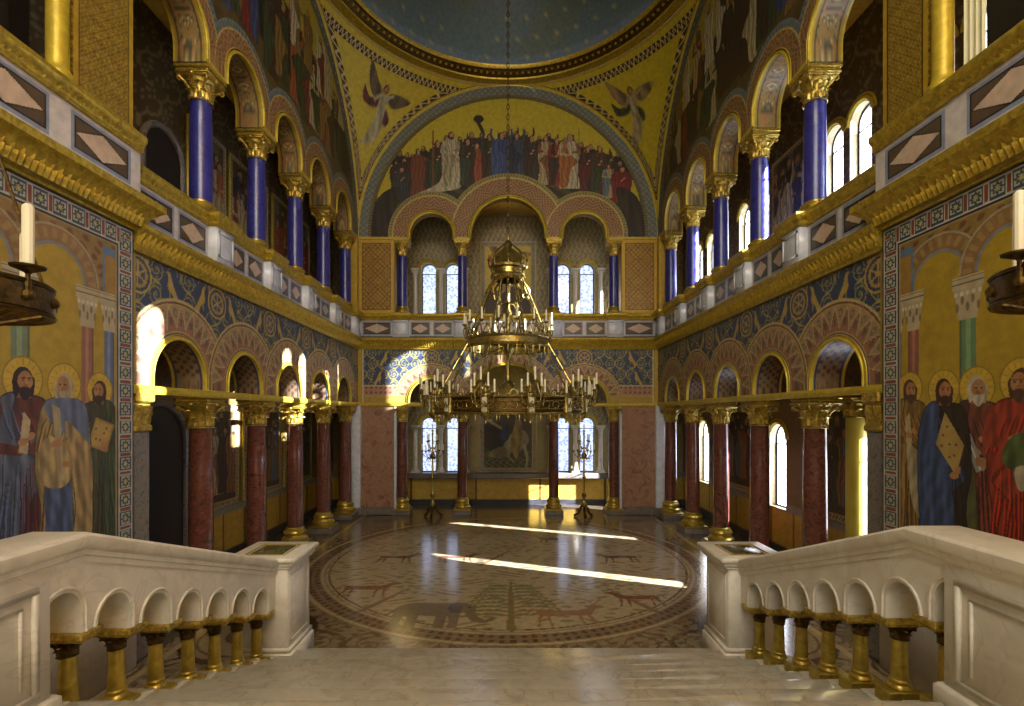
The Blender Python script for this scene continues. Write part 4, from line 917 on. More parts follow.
# gallery floor slab + ceilings
mb = MB()
for sg in (-1, 1):
    mb.box(sg * 5.02, sg * 6.85, 1.0, YR + .3, 5.60, 5.90); mb.box(sg * 4.4, sg * 6.85, -1.0, YN, 12.6, 12.8)
    mb.box(sg * 5.5, sg * 7.3, YN, YR + .5, 10.7, 11.2)
[mb.box(s_ * 5.57, s_ * 6.86, 6.3, 6.5, 0, 5.6) for s_ in (-1, 1)]; mb.box(-5.02, 5.02, YB + .02, YR + .3, 5.60, 5.90); mb.box(-5.6, 5.6, YB + .3, YR + .3, 10.75, 10.9)
struct(mb.build('floor_gallery', painted('gallery soffit', .6, 0) if False else M_ochre, smooth=False))

# framed pictures and aisle paintings
def picture(name, frame, u0, u1, v0, v1, fn, label, border=.12, dep=.06, flip=False, step=.018, white=True, cat='painting'):
    T = thing(name, tuple(float(q) for q in frame(np.float64((u0 + u1) / 2), np.float64(v0), np.float64(0))), label, cat)
    U, V = np.meshgrid(np.arange(u0, u1 + step, step), np.arange(v0, v1 + step, step), indexing='ij'); P = Paint(U, V, (.3, .24, .12)); fn(P)
    d = np.minimum(np.minimum(P.U - u0, u1 - P.U), np.minimum(P.V - v0, v1 - P.V)); al = P.U + P.V
    P.mask(d < border, (.60, .56, .46)); P.mask((d < border) & (((al / .1) % 1) < .4) & (d > .025) & (d < border - .02), (.26, .24, .20)); P.mask(np.abs(d - border) < .012, (.66, .52, .2))
    mb = MB(); mb.grid(frame(U, V, np.full_like(U, -dep)), P.out(), flip=flip); mb.build('canvas', M_mural, T)
    f = MB(); rim = [(u0, v0), (u1, v0), (u1, v1), (u0, v1)]
    f.tube(frame(np.array([a for a, b in rim] ), np.array([b for a, b in rim]), np.full(4, -dep * .5)), .035, 6, closed=True); f.build('frame', M_goldflat, T)
    return T
def angel(P, x, y, s, robe, wing, sash, sky=(.60, .50, .14)):
    P.poly([(x - .05 * s, y + .45 * s), (x - .35 * s, y + .75 * s), (x - .75 * s, y + 1.05 * s), (x - .62 * s, y + .65 * s), (x - .35 * s, y + .35 * s)], wing, fold=.25, k=26 / s)
    P.poly([(x + .05 * s, y + .45 * s), (x + .35 * s, y + .6 * s), (x + .85 * s, y + .55 * s), (x + .6 * s, y + .35 * s), (x + .3 * s, y + .25 * s)], wing, fold=.25, k=26 / s, seed=2)
    P.poly([(x - .1 * s, y + .35 * s), (x - .45 * s, y + .3 * s), (x - .7 * s, y + .5 * s), (x - .6 * s, y + .15 * s), (x - .2 * s, y + .1 * s)], sash, fold=.25, k=30 / s)
    P.poly([(x + .1 * s, y + .2 * s), (x + .3 * s, y - .05 * s), (x + .2 * s, y - .25 * s), (x + .02 * s, y - .05 * s)], sash, fold=.25, k=30 / s, seed=1)
    P.poly([(x - .13 * s, y + .48 * s), (x + .13 * s, y + .48 * s), (x + .1 * s, y + .15 * s), (x + .12 * s, y - .3 * s), (x - .05 * s, y - .75 * s), (x - .4 * s, y - .9 * s), (x - .25 * s, y - .5 * s), (x - .12 * s, y)], robe, fold=.22, k=34 / s)
    P.line([(x - .1 * s, y + .45 * s), (x - .28 * s, y + .3 * s)], .04 * s, robe); P.line([(x + .1 * s, y + .45 * s), (x + .27 * s, y + .52 * s)], .04 * s, robe)
    P.ell(x, y + .62 * s, .13 * s, .14 * s, (.72, .60, .2)); P.ell(x, y + .61 * s, .09 * s, .11 * s, (.26, .15, .07)); P.ell(x + .01 * s, y + .60 * s, .055 * s, .075 * s, (.62, .45, .3))
def fig_up(P):
    P.mask(P.V > 0, (.74, .64, .22)); P.mask(P.V < 7.9, (.30, .22, .10)); P.poly([(-.9, 7.0), (.9, 7.0), (.9, 7.7), (.3, 8.1), (-.4, 7.9), (-.9, 7.6)], (.24, .14, .08), fold=.3, k=14)
    angel(P, 0, 8.75, 1.05, (.60, .50, .30), (.50, .38, .2), (.62, .22, .12))
picture('framed_panel', recf, -1.02, 1.02, 6.6, 9.75, fig_up, 'tall framed mosaic of a winged figure on gold in the central gallery arch', border=.16)
def fig_low(P):
    P.mask(P.V > 0, (.25, .21, .10)); u, v = P.U, P.V; P.mask((v < 2.0) & (np.sin(u * 17 + 3 * np.sin(v * 11)) > 0), (.34, .32, .14)); P.mask(v < 1.7, (.24, .24, .10)); P.mask((v < 1.7) & (np.sin(u * 25 + 3 * np.sin(v * 21)) > .3), (.40, .38, .18))
    P.ell(-.55, 2.55, .45, .55, (.16, .10, .06), fold=.3, k=12); P.poly([(-.2, 2.0), (.0, 2.5), (.25, 2.7), (.6, 2.75), (.78, 2.4), (.6, 2.1), (.3, 2.0)], (.52, .48, .34), fold=.15, k=12)
    P.line([(.6, 2.2), (.72, 1.75), (.68, 1.4)], .06, (.56, .52, .38), .03); P.line([(.1, 2.1), (.0, 1.8), (.2, 1.6)], .05, (.5, .45, .32), .03)
    P.poly([(.1, 2.3), (.3, 3.1), (.5, 3.0), (.52, 2.4), (.3, 1.7)], (.50, .42, .16), fold=.25, k=20); P.ell(.38, 3.05, .13, .15, (.45, .38, .2)); P.line([(-.85, 3.2), (-.1, 2.75)], .05, (.56, .5, .36)); P.poly([(-.3, 2.5), (-.1, 3.1), (.05, 2.9), (.0, 2.4)], (.15, .18, .32), fold=.2, k=20)
    P.poly([(-.7, 1.9), (-.3, 2.15), (.1, 1.95), (-.1, 1.75), (-.6, 1.75)], (.46, .40, .24), fold=.2, k=14)
picture('framed_panel', recf, -1.05, 1.05, 1.22, 3.75, fig_low, 'framed dark mosaic with pale horse and figures under the central arch', border=.15)
def scene(pal, seed, base):
    def f(P):
        u, v = P.U, P.V; P.mask(v > 0, (.26, .22, .12)); u0, u1, v0, v1 = u.min(), u.max(), v.min(), v.max(); h = v1 - v0
        P.mask(v < v0 + .35 * h, (.24, .18, .10)); P.mask((np.sin(u * 9 + seed) * np.sin(v * 6 + seed * 2) > .4) & (v > v0 + h * .6), (.36, .34, .26))
        P.crowd(u0 + .15, u1 - .1, v0 + .15 * h, h * .68, max(3, int((u1 - u0) / .36)), seed, pal, rows=2)
    return f
aisp = [(-1, 10.1, 11.95, 1.26, 3.55, 'dark aisle painting of standing figures behind the left arcade, nearest of its three'), (-1, 12.2, 14.2, 1.26, 3.55, 'aisle painting of a crowd behind the left arcade, middle of its three'), (-1, 14.4, 16.4, 1.26, 3.55, 'aisle painting of a crowd behind the left arcade, farthest of its three'),
        (1, 9.3, 10.9, 1.26, 3.55, 'aisle painting of figures in warm colours behind the right arcade, near the yellow pilaster'), (1, 12.7, 15.2, 1.26, 3.55, 'aisle painting of draped figures behind the right arcade, between the windows')]
for i, (sg, a, b, z0, z1, lb) in enumerate(aisp): picture('aisle_painting', sidefr(sg), a, b, z0, z1, scene([OCH, BRN, (.5, .3, .12), CRM, GRN, (.28, .34, .42)], 30 + i, 0), lb, border=.12, flip=sg > 0)
galp = [(-1, 10.1, 11.4, 'gallery painting behind the blue columns on the left, nearest'), (-1, 11.6, 13.4, 'gallery painting behind the blue columns on the left, middle'), (-1, 13.7, 16.2, 'gallery painting behind the blue columns on the left, farthest'), (1, 10.6, 12.2, 'gallery painting behind the blue columns on the right, between window pairs')]
for i, (sg, a, b, lb) in enumerate(galp): picture('gallery_painting', sidefr(sg), a, b, 6.7, 9.4, scene([RED, BRN, WHT, BLU, CRM, ORG], 50 + i, 0), lb, border=.08, flip=sg > 0, step=.025)
# yellow half column on the right aisle wall, dark doorways on the left
T = thing('yellow_pilaster', (6.4, 9.05, 0), 'round yellow stucco column against the right aisle wall behind the first arch', 'column')
mb = MB(); mb.box(6.1, 6.49, 8.86, 9.24, 0, .3, ch=.02); mb.lathe([(.22, .3), (.2, .4), (.17, .45)], 20, (6.3, 9.05, 0)); mb.build('base', M_granite, T)
mb = MB(); mb.lathe([(.165, .42), (.16, 3.3)], 24, (6.3, 9.05, 0)); mb.build('shaft', M_yellowcol, T)
mb = MB(); mb.merge(capital(.36, .16, .2, 6), lambda V: V + np.array([6.28, 9.05, 3.28])); mb.build('capital', M_gold2, T)
for y, z0, h, sp, lb in ((9.25, 0, 3.55, 2.8, 'dark arched doorway in the left aisle behind the first column'), (9.36, 5.92, 8.7, 8.15, 'dark arched doorway in the left gallery behind the first blue column')):
    T = thing('arched_doorway', (-6.45, y, z0), lb, 'doorway'); r = h - sp
    mb = MB(); t = np.linspace(pi, 0, 21); U = y + r * np.cos(t); mb.grid(np.stack([np.full((21, 2), -6.46), U[:, None].repeat(2, 1), np.stack([np.full(21, z0), sp + r * np.sin(t)], 1)], -1)); mb.build('door_leaf', M_dark, T)
    mb = MB(); pts = [(-6.45, y - r, z0), (-6.45, y - r, sp)] + [(-6.45, y + r * cos(a), sp + r * sin(a)) for a in t[1:-1]] + [(-6.45, y + r, sp), (-6.45, y + r, z0)]; mb.tube(pts, .06, 8); mb.build('arch_frame', M_granite, T)

# ------------------------------------------------------------------ pendentives, ring cornice and dome
def pendentive(sx, sy, label):
    a = np.linspace(0, pi / 2, 250); n = 170
    hb = 5 / np.maximum(np.cos(a), np.sin(a)); phi_b = np.arccos(np.clip(hb / 7.0711, 0, 1)); phi_t = pi / 4
    t = np.linspace(0, 1, n); ph = phi_b[:, None] + (phi_t - phi_b)[:, None] * t; A = a[:, None].repeat(n, 1)
    X = 7.0711 * np.cos(ph) * np.cos(A); Y = 7.0711 * np.cos(ph) * np.sin(A); Z = 9.33 + 7.0711 * np.sin(ph)
    P = Paint((A - pi / 4) * 5.6 * (sx if sy > 0 else -sx) * -1, Z, (.72, .64, .15)); hz = np.hypot(X, Y).ravel()
    u, v = P.U, P.V
    d1 = np.minimum(5 - X, 5 - Y).ravel(); d2 = (14.33 - v); 
    sc = 1.0
    if sx < 0: angel(P, .2, 13.0, 1.0, (.62, .58, .42), (.36, .28, .12), (.36, .09, .06))
    else: angel(P, -.2, 13.0, .95, (.58, .52, .38), (.50, .40, .26), (.22, .26, .16))
    al = np.where(d1 * 1.6 < d2, v, u * 1.0)
    # chequered inner border along the arches and the ring
    gd = (np.degrees(np.arctan2(v - 9.33, hz)) )
    w1 = (d1 > .07) & (d1 < .17) & (v < 14.12); w2 = (d2 > .16) & (d2 < .32) & (d1 > .07)
    P.mask(w1 | w2, (.20, .12, .07)); z = np.abs((np.where(w2, u, v) / .17) % 1 - .5) * 2
    f = np.where(w2, (d2 - .16) / .16, (d1 - .07) / .10); P.mask((w1 | w2) & (np.abs(f - z) < .22), (.74, .66, .42))
    P.mask((d1 < .05), GOLD); P.mask((d1 > .05) & (d1 < .065), (.3, .2, .1)); P.mask(d2 < .06, (.66, .56, .18))
    mb = MB(); mb.grid(np.stack([sx * X, YM + sy * Y, Z], -1), P.out(), flip=(sx * sy > 0)); return tag(mb.build('pendentive_mural', M_gmural), label, 'mural')
pendentive(-1, 1, 'gold pendentive mural with a winged figure in red sash, far left under the dome')
pendentive(1, 1, 'gold pendentive mural with a winged figure in green, far right under the dome')
pendentive(-1, -1, 'gold pendentive mural at the near left corner, mostly above the frame'); pendentive(1, -1, 'gold pendentive mural at the near right corner, mostly above the frame')
mb = MB(); prof = [(5.0, 14.33), (4.74, 14.34), (4.72, 14.38), (4.68, 14.40), (4.66, 14.43), (4.58, 14.47), (4.56, 14.50), (4.50, 14.52), (4.47, 14.55), (4.44, 14.62)]
mb.lathe(prof[:3], 160, (0, YM, 0)); mb.lathe(prof[2:8], 160, (0, YM, 0), mi=1); mb.lathe(prof[7:], 160, (0, YM, 0))
for k in range(150):
    a = k * 2 * pi / 150; mb.ball((4.60 * cos(a), YM + 4.60 * sin(a), 14.45), .045, .045, .04, 6, 4)
struct(mb.build('trim_ring', [M_gold, M_bronze]))
th = np.linspace(0, pi / 2 - .02, 60); a = np.linspace(0, 2 * pi, 260); TH, AA = np.meshgrid(th, a, indexing='ij')
P = Paint(AA * 4.3, TH * 4.3, (.40, .46, .47)); r_ = np.random.RandomState(3); u, v = P.U, P.V
P.mask(np.sin(u * 2.3 + 2 * np.sin(v * 1.3)) + np.sin(v * 2.1 + u * 1.1) > .5, (.42, .46, .42)); P.mask(v < .25, (.44, .50, .56))
for row in range(9):
    for k in range(44): P.ell((k + .5 * (row % 2)) * 4.3 * 2 * pi / 44, .22 + row * .55, .045, .045, (.66, .62, .42))
mb = MB(); mb.grid(np.stack([4.46 * np.cos(TH) * np.cos(AA), YM + 4.46 * np.cos(TH) * np.sin(AA), 14.60 + 4.3 * np.sin(TH)], -1), P.out()); struct(mb.build('ceiling', M_wall))
# near hall roof and end walls (behind and above the camera)
mb = MB(); mb.box(-7, 7, -6, YN - .05, 14.4, 14.6); mb.box(-7, 7, -6.2, -6, 0, 14.5)
for sg in (-1, 1): mb.box(sg * 5.6, sg * 6.9, -6, -1, 0, 14.5); mb.box(sg * 6.5, sg * 6.9, -1, YN, 10.9, 14.5); mb.box(sg * 5.0, sg * 5.56, YN - .05, YN + .02, 9.2, 14.5)
[mb.box(s_ * 5.5, s_ * 6.9, YN - .08, YN + .02, 10.7, 14.5) for s_ in (-1, 1)]
struct(mb.build('ceiling_near', M_ochre, smooth=False))
# ------------------------------------------------------------------ mosaic floor
def quad_animal(P, x, y, s, col, kind, f=1):
    T = lambda q: [(x + f * a * s, y + b * s) for a, b in q]; dk = tuple(c * .8 for c in col)
    if kind == 'elephant':
        P.poly(T([(-.95, .1), (-.9, .55), (-.5, .78), (.1, .75), (.45, .8), (.75, .75), (.95, .45), (1.0, .05), (1.2, -.22), (1.35, -.1), (1.45, -.2), (1.2, -.42), (.88, -.25), (.75, .15), (.6, .2), (.35, -.05), (-.3, -.0), (-.6, -.05)]), col)
        for a in (-.8, -.45, .2, .5): P.poly(T([(a - .13, .2), (a + .13, .2), (a + .11, -.68), (a - .11, -.68)]), col, smooth=False)
        P.poly(T([(.35, .7), (.62, .6), (.6, .2), (.4, .15), (.3, .4)]), dk); P.ell(x + f * .82 * s, y + .5 * s, .03 * s, .03 * s, (.1, .1, .1)); P.line(T([(-.93, .4), (-1.08, 0)]), .03 * s, dk)
    else:
        P.poly(T([(-.8, .15), (-.75, .45), (-.2, .42), (.3, .45), (.6, .6), (.8, .85), (1.05, .78), (1.1, .66), (.85, .55), (.7, .2), (.4, .08), (-.3, .1), (-.65, .05)]), col)
        for a, b in ((-.7, -.15), (-.5, .1), (.35, .1), (.6, .25)): P.line(T([(a, .2), (a + b * .2, -.2), (a + b * .6, -.6)]), .05 * s, col, .03 * s)
        if kind == 'deer':
            for q in (-.1, .12): P.line(T([(.85, .85), (.85 + q, 1.1), (.8 + q * 2.4, 1.3)]), .022 * s, col); P.line(T([(.85 + q, 1.1), (1.0 + q, 1.2)]), .018 * s, col)
        P.line(T([(-.78, .4), (-.95, .5), (-1.05, .2)]), .03 * s, col)
U, V = np.meshgrid(np.linspace(-6.5, 6.5, 500), np.linspace(2.5, YR, 640), indexing='ij')
P = Paint(U, V, (.50, .44, .33)); u, v = P.U, P.V; R = np.hypot(u, v - YM); th = np.arctan2(v - YM, u)
a, lf = spiral(u, v - YM, .8, .13); P.mask(a, (.33, .27, .19)); P.mask(lf, (.46, .37, .26)); P.mask((np.sin(u * 19 + 2 * np.sin(v * 9)) * np.sin(v * 23) > .45), (.36, .30, .21))
for (cx, cy) in ((-3.9, 7.6), (3.9, 7.6), (-3.9, 15.7), (3.9, 15.7)):
    for r0, r1, c in ((.0, .95, (.50, .43, .31)), (.82, .95, (.28, .2, .13)), (.68, .72, (.3, .22, .15)), (0, .35, (.34, .25, .17))): P.ring(cx, cy, r0, r1, c)
P.mask(R < 4.5, (.63, .57, .44)); P.mask((R < 4.5) & (R > 4.0), (.46, .38, .28)); P.mask((np.abs(R - 4.42) < .035) | (np.abs(R - 4.06) < .035), (.62, .55, .42)); P.mask((R < 4.36) & (R > 4.12) & (((th * 4.2 / .16) % 1) < .5), (.32, .26, .18)); P.mask((np.abs(R - 4.24) < .03), (.48, .39, .29)); P.mask(np.abs(R - 3.93) < .018, (.3, .22, .14))
P.mask((R < 4.0) & (np.sin(u * 8 + 3 * np.sin(v * 6)) * np.sin(v * 21 + 2 * np.sin(u * 5)) > .62), (.50, .42, .30))
# tree, animals
def tree(x, y, h, w, col=(.46, .40, .26)):
    P.line([(x, y), (x, y + h)], .07, col, .03)
    for k in range(9):
        z = y + h * (.25 + .08 * k); q = w * (1 - .07 * k)
        for f in (-1, 1): 
            P.line([(x, z), (x + f * q * .5, z + .05), (x + f * q, z - .04)], .025, col)
            for j in range(5): P.ell(x + f * q * (.25 + .17 * j), z + .07, .05, .035, (.44, .44, .29))
tree(0.05, 7.75, 2.2, .95); 
for x, y, f in ((-1.9, 9.6, 1), (1.9, 9.6, -1), (-1.9, 13.6, 1), (1.9, 13.6, -1), (0, 12.2, 1)):
    P.line([(x - .5 * f * 1.2, y - 1.1), (x, y)], .06, (.46, .38, .27), .03)
    for k in range(26): P.ell(x + .75 * math.cos(k * 2.4) * (k / 26) ** .5, y + .3 + .55 * math.sin(k * 2.4) * (k / 26) ** .5, .07, .05, (.48, .46, .31))
quad_animal(P, -1.25, 8.3, .72, (.44, .38, .29), 'elephant'); quad_animal(P, .98, 8.25, .62, (.54, .40, .28), 'deer'); quad_animal(P, 2.35, 9.0, .5, (.44, .28, .18), 'lion', -1); quad_animal(P, -2.7, 9.5, .55, (.46, .32, .22), 'lion'); quad_animal(P, -2.6, 11.6, .5, (.4, .28, .2), 'deer'); quad_animal(P, 2.6, 11.6, .5, (.4, .28, .2), 'lion', -1)
quad_animal(P, -1.2, 11.6, .5, (.42, .3, .2), 'lion'); quad_animal(P, 1.2, 13.3, .5, (.4, .28, .2), 'deer', -1)
P.mask(np.abs(u) > 4.95, (.36, .31, .24)); P.mask(v > YB + .25, (.38, .33, .26)); P.mask((np.abs(np.abs(u) - 4.75) < .05), (.58, .5, .36))
mb = MB(); mb.grid(np.stack([U, V, 0 * U], -1), P.out()); mb.box(-7, 7, -6, 19, -.3, -.012, C=(.4, .35, .3)); struct(mb.build('floor', M_floor, smooth=False))

# ------------------------------------------------------------------ marble staircase
YST = [7.12, 6.72]; 
BY = [6.20 - .443 * i for i in range(7)]; BZ = [.27 + .155 * i for i in range(7)]
T = thing('marble_staircase', (0, 5, 0), 'broad flight of pale marble steps leading up from the mosaic floor to the camera', 'stairs')
ys = [(6.87, .135), (6.52, .27)] + [(BY[i] + .20, BZ[i]) for i in range(1, 7)] + [(3.36, 1.41), (3.0, 1.50)]
for i, (y, z) in enumerate(ys):
    yn = ys[i + 1][0] if i + 1 < len(ys) else -1.5
    mb = MB(); wd = 2.79 if i == 0 else 2.945
    mb.box(-wd, wd, yn - .04, y, z - .155 if i else 0, z, ch=.012); mb.build('step', M_step, T, smooth=False)
mb = MB(); mb.box(-2.93, 2.93, -1.5, 2.9, 0.02, 1.34); mb.build('landing', M_step, T, smooth=False)

def balustrade(sg, ped, pk, dz):
    nm = 'left' if sg < 0 else 'right'; X0 = 2.96; TH = .32
    T = thing('stair_balustrade', (sg * 3.1, 5, 0), 'white marble stair balustrade with seven small gold columns on the %s' % nm, 'balustrade')
    fr = lambda u, v, w: np.stack([sg * (X0 + w + 0 * u), u + 0 * v + 0 * w, v + 0 * u + 0 * w], -1)
    # arcaded panel; spring heights follow the steps
    spr = [z + .615 + dz for z in BZ]; r = .155; u = [BY[0] + .02]; lo_ = [spr[0] - .0]
    us = [6.36, BY[0] - .06]; ls = [spr[0], spr[0]]
    for i in range(7):
        c = BY[i] - .2215; a = c + r; b = c - r; z1 = spr[min(i + 1, 6)] if i < 6 else spr[6] + .155; zc = z1 + .0
        us.append(a); ls.append(spr[i])
        for t in np.linspace(0, pi, 19): us.append(c + r * cos(t)); ls.append(zc + r * 1.1 * sin(t))
        us.append(b); ls.append(z1)
    us.append(min(b, ped) - .02); ls.append(ls[-1])
    mS = MB()
    ws = [(6.36, 0.02)]
    for k_, (y_, z_) in enumerate(ys):
        yn_ = ys[k_ + 1][0] if k_ + 1 < len(ys) else -1.0
        if yn_ < 6.3: mS.box(sg * 2.94, sg * 3.36, max(yn_, 1.2) if k_ < len(ys) - 1 else 1.2, min(y_, 6.355), 0.0, z_, ch=.006)
    mS.build('string_wall', M_step, T, smooth=False)
    U = np.array(us); L = np.array(ls)
    rail_b = lambda y: 1.335 + (6.31 - np.maximum(y, pk)) * (1.01 / (6.31 - pk))
    Tp = rail_b(U) + 0.0
    mb = MB(); t = np.linspace(0, 1, 3)
    for w, fl in ((0, sg > 0), (TH, sg < 0)):
        UU = U[:, None].repeat(3, 1); VV = L[:, None] + (Tp - L)[:, None] * t; mb.grid(fr(UU, VV, np.full_like(UU, w)), flip=not fl)
    W = np.array([[0, TH]]).repeat(len(U), 0); mb.grid(fr(U[:, None].repeat(2, 1), L[:, None].repeat(2, 1), W), flip=sg > 0)
    mb.grid(fr(U[:, None].repeat(2, 1), Tp[:, None].repeat(2, 1), W))
    mb.build('arcaded_panel', M_white, T, angle=40)
    # raised rims round the openings
    for i in range(7):
        m = MB(); c = BY[i] - .2215; z1 = (spr + [spr[6] + .155])[i + 1]; pts = [(c + (r + .03) * cos(t), z1 + (r * 1.1 + .03) * sin(t)) for t in np.linspace(0, pi, 19)]; pts = [(pts[0][0], spr[i])] + pts + [(pts[-1][0], z1)]
        A = np.array(pts); m.tube(fr(A[:, 0], A[:, 1], np.full(len(A), -.004)), .012, 6); m.build('arch_rim', M_white, T)
    # moulded handrail: section swept along the slope and the landing
    path = [(6.36, float(rail_b(6.36))), (pk, float(rail_b(pk))), (1.2, float(rail_b(pk)))]
    prof = [(0, -.03), (-.015, -.03), (-.015, .01), (-.03, .02), (-.03, .055), (-.05, .07), (-.065, .09), (-.065, .15), (-.05, .165), (-.02, .175), (TH + .02, .175), (TH + .05, .165), (TH + .065, .15), (TH + .065, .09), (TH + .03, .055), (TH + .015, .01), (TH + .015, -.03)]
    P = np.zeros((3, len(prof), 3))
    for i, (y, z) in enumerate(path):
        for j, (o, h) in enumerate(prof): P[i, j] = (sg * (X0 + o), y, z + h)
    mb = MB(); mb.grid(P, cv=True, flip=sg < 0)
    for i in (0, 2): mb.add(np.vstack([P[i], P[i].mean(0)[None]]), T=[(k, (k + 1) % len(prof), len(prof)) for k in range(len(prof))])
    mb.build('handrail', M_white, T, angle=40)
    # small gold columns
    B = None
    for i, (y, z) in enumerate(zip(BY, [q + dz for q in BZ])):
        if B is None:
            B = bpy.data.objects.new('baluster', None); COL.objects.link(B); B.parent = T; B.location = Vector((sg * (X0 + TH / 2), y, z)) - Vector(T.location)
            m = MB(); m.box(-.14, .14, -.085, .085, -dz, .035, ch=.008); m.lathe([(.080, .035), (.086, .05), (.080, .065), (.068, .075), (.066, .09), (.072, .10), (.064, .115)], 20); b1 = m.build('base', M_goldflat2); b1.parent = B
            m = MB(); m.lathe([(.062, .11), (.060, .2), (.052, .45)], 20); b2 = m.build('shaft', M_goldflat2); b2.parent = B
            m = MB(); m.merge(capital(.125, .056, .078, 6), lambda V: V + np.array([0, 0, .425])); b3 = m.build('capital', M_bronze, angle=60); b3.parent = B
            m = MB(); m.box(-.17, .17, -.085, .085, .545, .565, ch=.006); m.box(-.18, .18, -.10, .10, .565, .615, ch=.008); b4 = m.build('impost_block', M_gold2); b4.parent = B; kids = [b1, b2, b3, b4]
        else:
            c = B.copy(); COL.objects.link(c); c.location = Vector((sg * (X0 + TH / 2), y, z)) - Vector(T.location)
            for k in kids: q = k.copy(); COL.objects.link(q); q.parent = c
    # near pedestal with a sunk panel
    m = MB(); zt = float(rail_b(3.4)); m.box(sg * (X0 - .02), sg * (X0 + TH + .02), 1.2, ped, 1.30, zt - .0, ch=.01)
    f = lambda a, b, c, d, t: m.box(sg * (X0 - .02 - t), sg * (X0 - .01), a, b, c, d)
    m2 = f(1.3, ped - .1, zt - .13, zt - .09, .02); f(1.3, ped - .1, 1.56, 1.60, .02); f(ped - .14, ped - .1, 1.601, zt - .131, .02); f(ped - .22, ped - .2, 1.66, zt - .201, .012); f(1.3, ped - .2, zt - .2, zt - .18, .012)
    m.box(sg * (X0 - .07), sg * (X0 + TH + .05), 1.2, ped + .04, 1.30, 1.52, ch=.02)
    m.build('pedestal_panel', M_white, T, smooth=False)
    # newel post
    N = thing('newel_post', (sg * 3.13, 6.7, 0), 'white marble newel post with dark inlaid top at the foot of the %s balustrade' % nm, 'post')
    m = MB(); a, b, c, d = sg * 2.80, sg * 3.48, 6.36, 7.06
    m.box(a, b, c, d, .1, 1.38, ch=.015); m.build('shaft', M_white, N, smooth=False)
    for xx in (0,):
        m = MB(); m.box(a - sg * .05, b + sg * .05, c - .01, d + .05, 0.0, .30, ch=.02); m.box(a - sg * .025, b + sg * .025, c - .006, d + .025, .301, .36); m.build('plinth', M_white, N, smooth=False)
    for (e, z0, z1) in ((.03, 1.36, 1.40), (.06, 1.40, 1.45), (.10, 1.45, 1.52)):
        m = MB(); m.box(a - sg * e, b + sg * e, c - e * .6, d + e, z0, z1, ch=.012); m.build('cap', M_white, N, smooth=False)
    m = MB(); k = .13; m.box(a + sg * k, b - sg * k, c + k, d - k, 1.505, 1.528, ch=.004); m.build('inlay', M_inlay, N, smooth=False)
    m = MB(); k = .09
    m.tube([(a + sg * k, c + k, 1.523), (b - sg * k, c + k, 1.523), (b - sg * k, d - k, 1.523), (a + sg * k, d - k, 1.523)], .012, 6, closed=True); m.build('inlay_rim', M_goldflat2, N)
    for (zz0, zz1, y0, y1) in ((.42, 1.30, c + .06, d - .06),):
        m = MB(); xf = a - sg * .008
        for (p, q, s_, t_) in ((y0, y1, zz0, zz0 + .03), (y0, y1, zz1 - .03, zz1), (y0, y0 + .03, zz0, zz1), (y1 - .03, y1, zz0, zz1)): m.box(xf, a + sg * .01, p, q, s_, t_, ch=.004)
        m.build('face_moulding', M_white, N, smooth=False)
balustrade(-1, 3.22, 3.47, 0.0); balustrade(1, 3.38, 3.66, .08)

# ------------------------------------------------------------------ chandelier
def candle_mb(h=.24, r=.022, dish=.06):
    m = MB(); m.lathe([(0.001, h), (r * .5, h + .004), (r * .95, h - .01), (r, h - .03), (r, .0), (.001, 0)][::-1], 10); return m
def dish_mb(r=.06):
    m = MB(); m.lathe([(.004, -.07), (.014, -.06), (.012, -.045), (.02, -.035), (r, -.008), (r * 1.05, .004), (r * .95, .006), (.02, -.01), (.026, .015), (.02, .02)], 12); return m
CX, CY = 0.0, YM
CH = thing('crown_chandelier', (CX, CY, 3.4), 'large gilded crown chandelier with two candle rings hanging in the centre of the hall', 'chandelier')
def ringband(z0, z1, r, th=.05, n=72):
    m = MB(); m.lathe([(r, z0), (r + .02, z0 + .01), (r + .03, z0 + .03), (r + .012, z0 + .05), (r + .01, z1 - .05), (r + .03, z1 - .03), (r + .03, z1 - .01), (r, z1), (r - th, z1), (r - th, z0), (r, z0)], n, (CX, CY, 0)); return m
LR, UR = 1.72, .98
lower = ringband(3.36, 3.72, LR).build('lower_ring', M_bronze, CH)
upper = ringband(4.86, 5.08, UR).build('upper_ring', M_brass, CH)
# mouldings and openwork on the rings
m = MB()
for rr, zz, t in ((LR + .04, 3.37, .022), (LR + .04, 3.71, .022), (LR + .03, 3.46, .012), (LR + .03, 3.62, .012)):
    a = np.arange(96) * 2 * pi / 96; m.tube(np.stack([CX + rr * np.cos(a), CY + rr * np.sin(a), np.full(96, zz)], 1), t, 6, closed=True)
for k in range(48):
    a = (k + .5) * 2 * pi / 48; q = np.linspace(0, 2 * pi, 9)[:-1]; R_ = LR + .035
    m.tube([(CX + R_ * cos(a + .045 * cos(t)), CY + R_ * sin(a + .045 * cos(t)), 3.54 + .07 * sin(t)) for t in q], .011, 5, closed=True)
m.build('ring_tracery', M_brass, lower)
m = MB()
for rr, zz, t in ((UR + .035, 4.87, .02), (UR + .035, 5.07, .02)):
    a = np.arange(72) * 2 * pi / 72; m.tube(np.stack([CX + rr * np.cos(a), CY + rr * np.sin(a), np.full(72, zz)], 1), t, 6, closed=True)
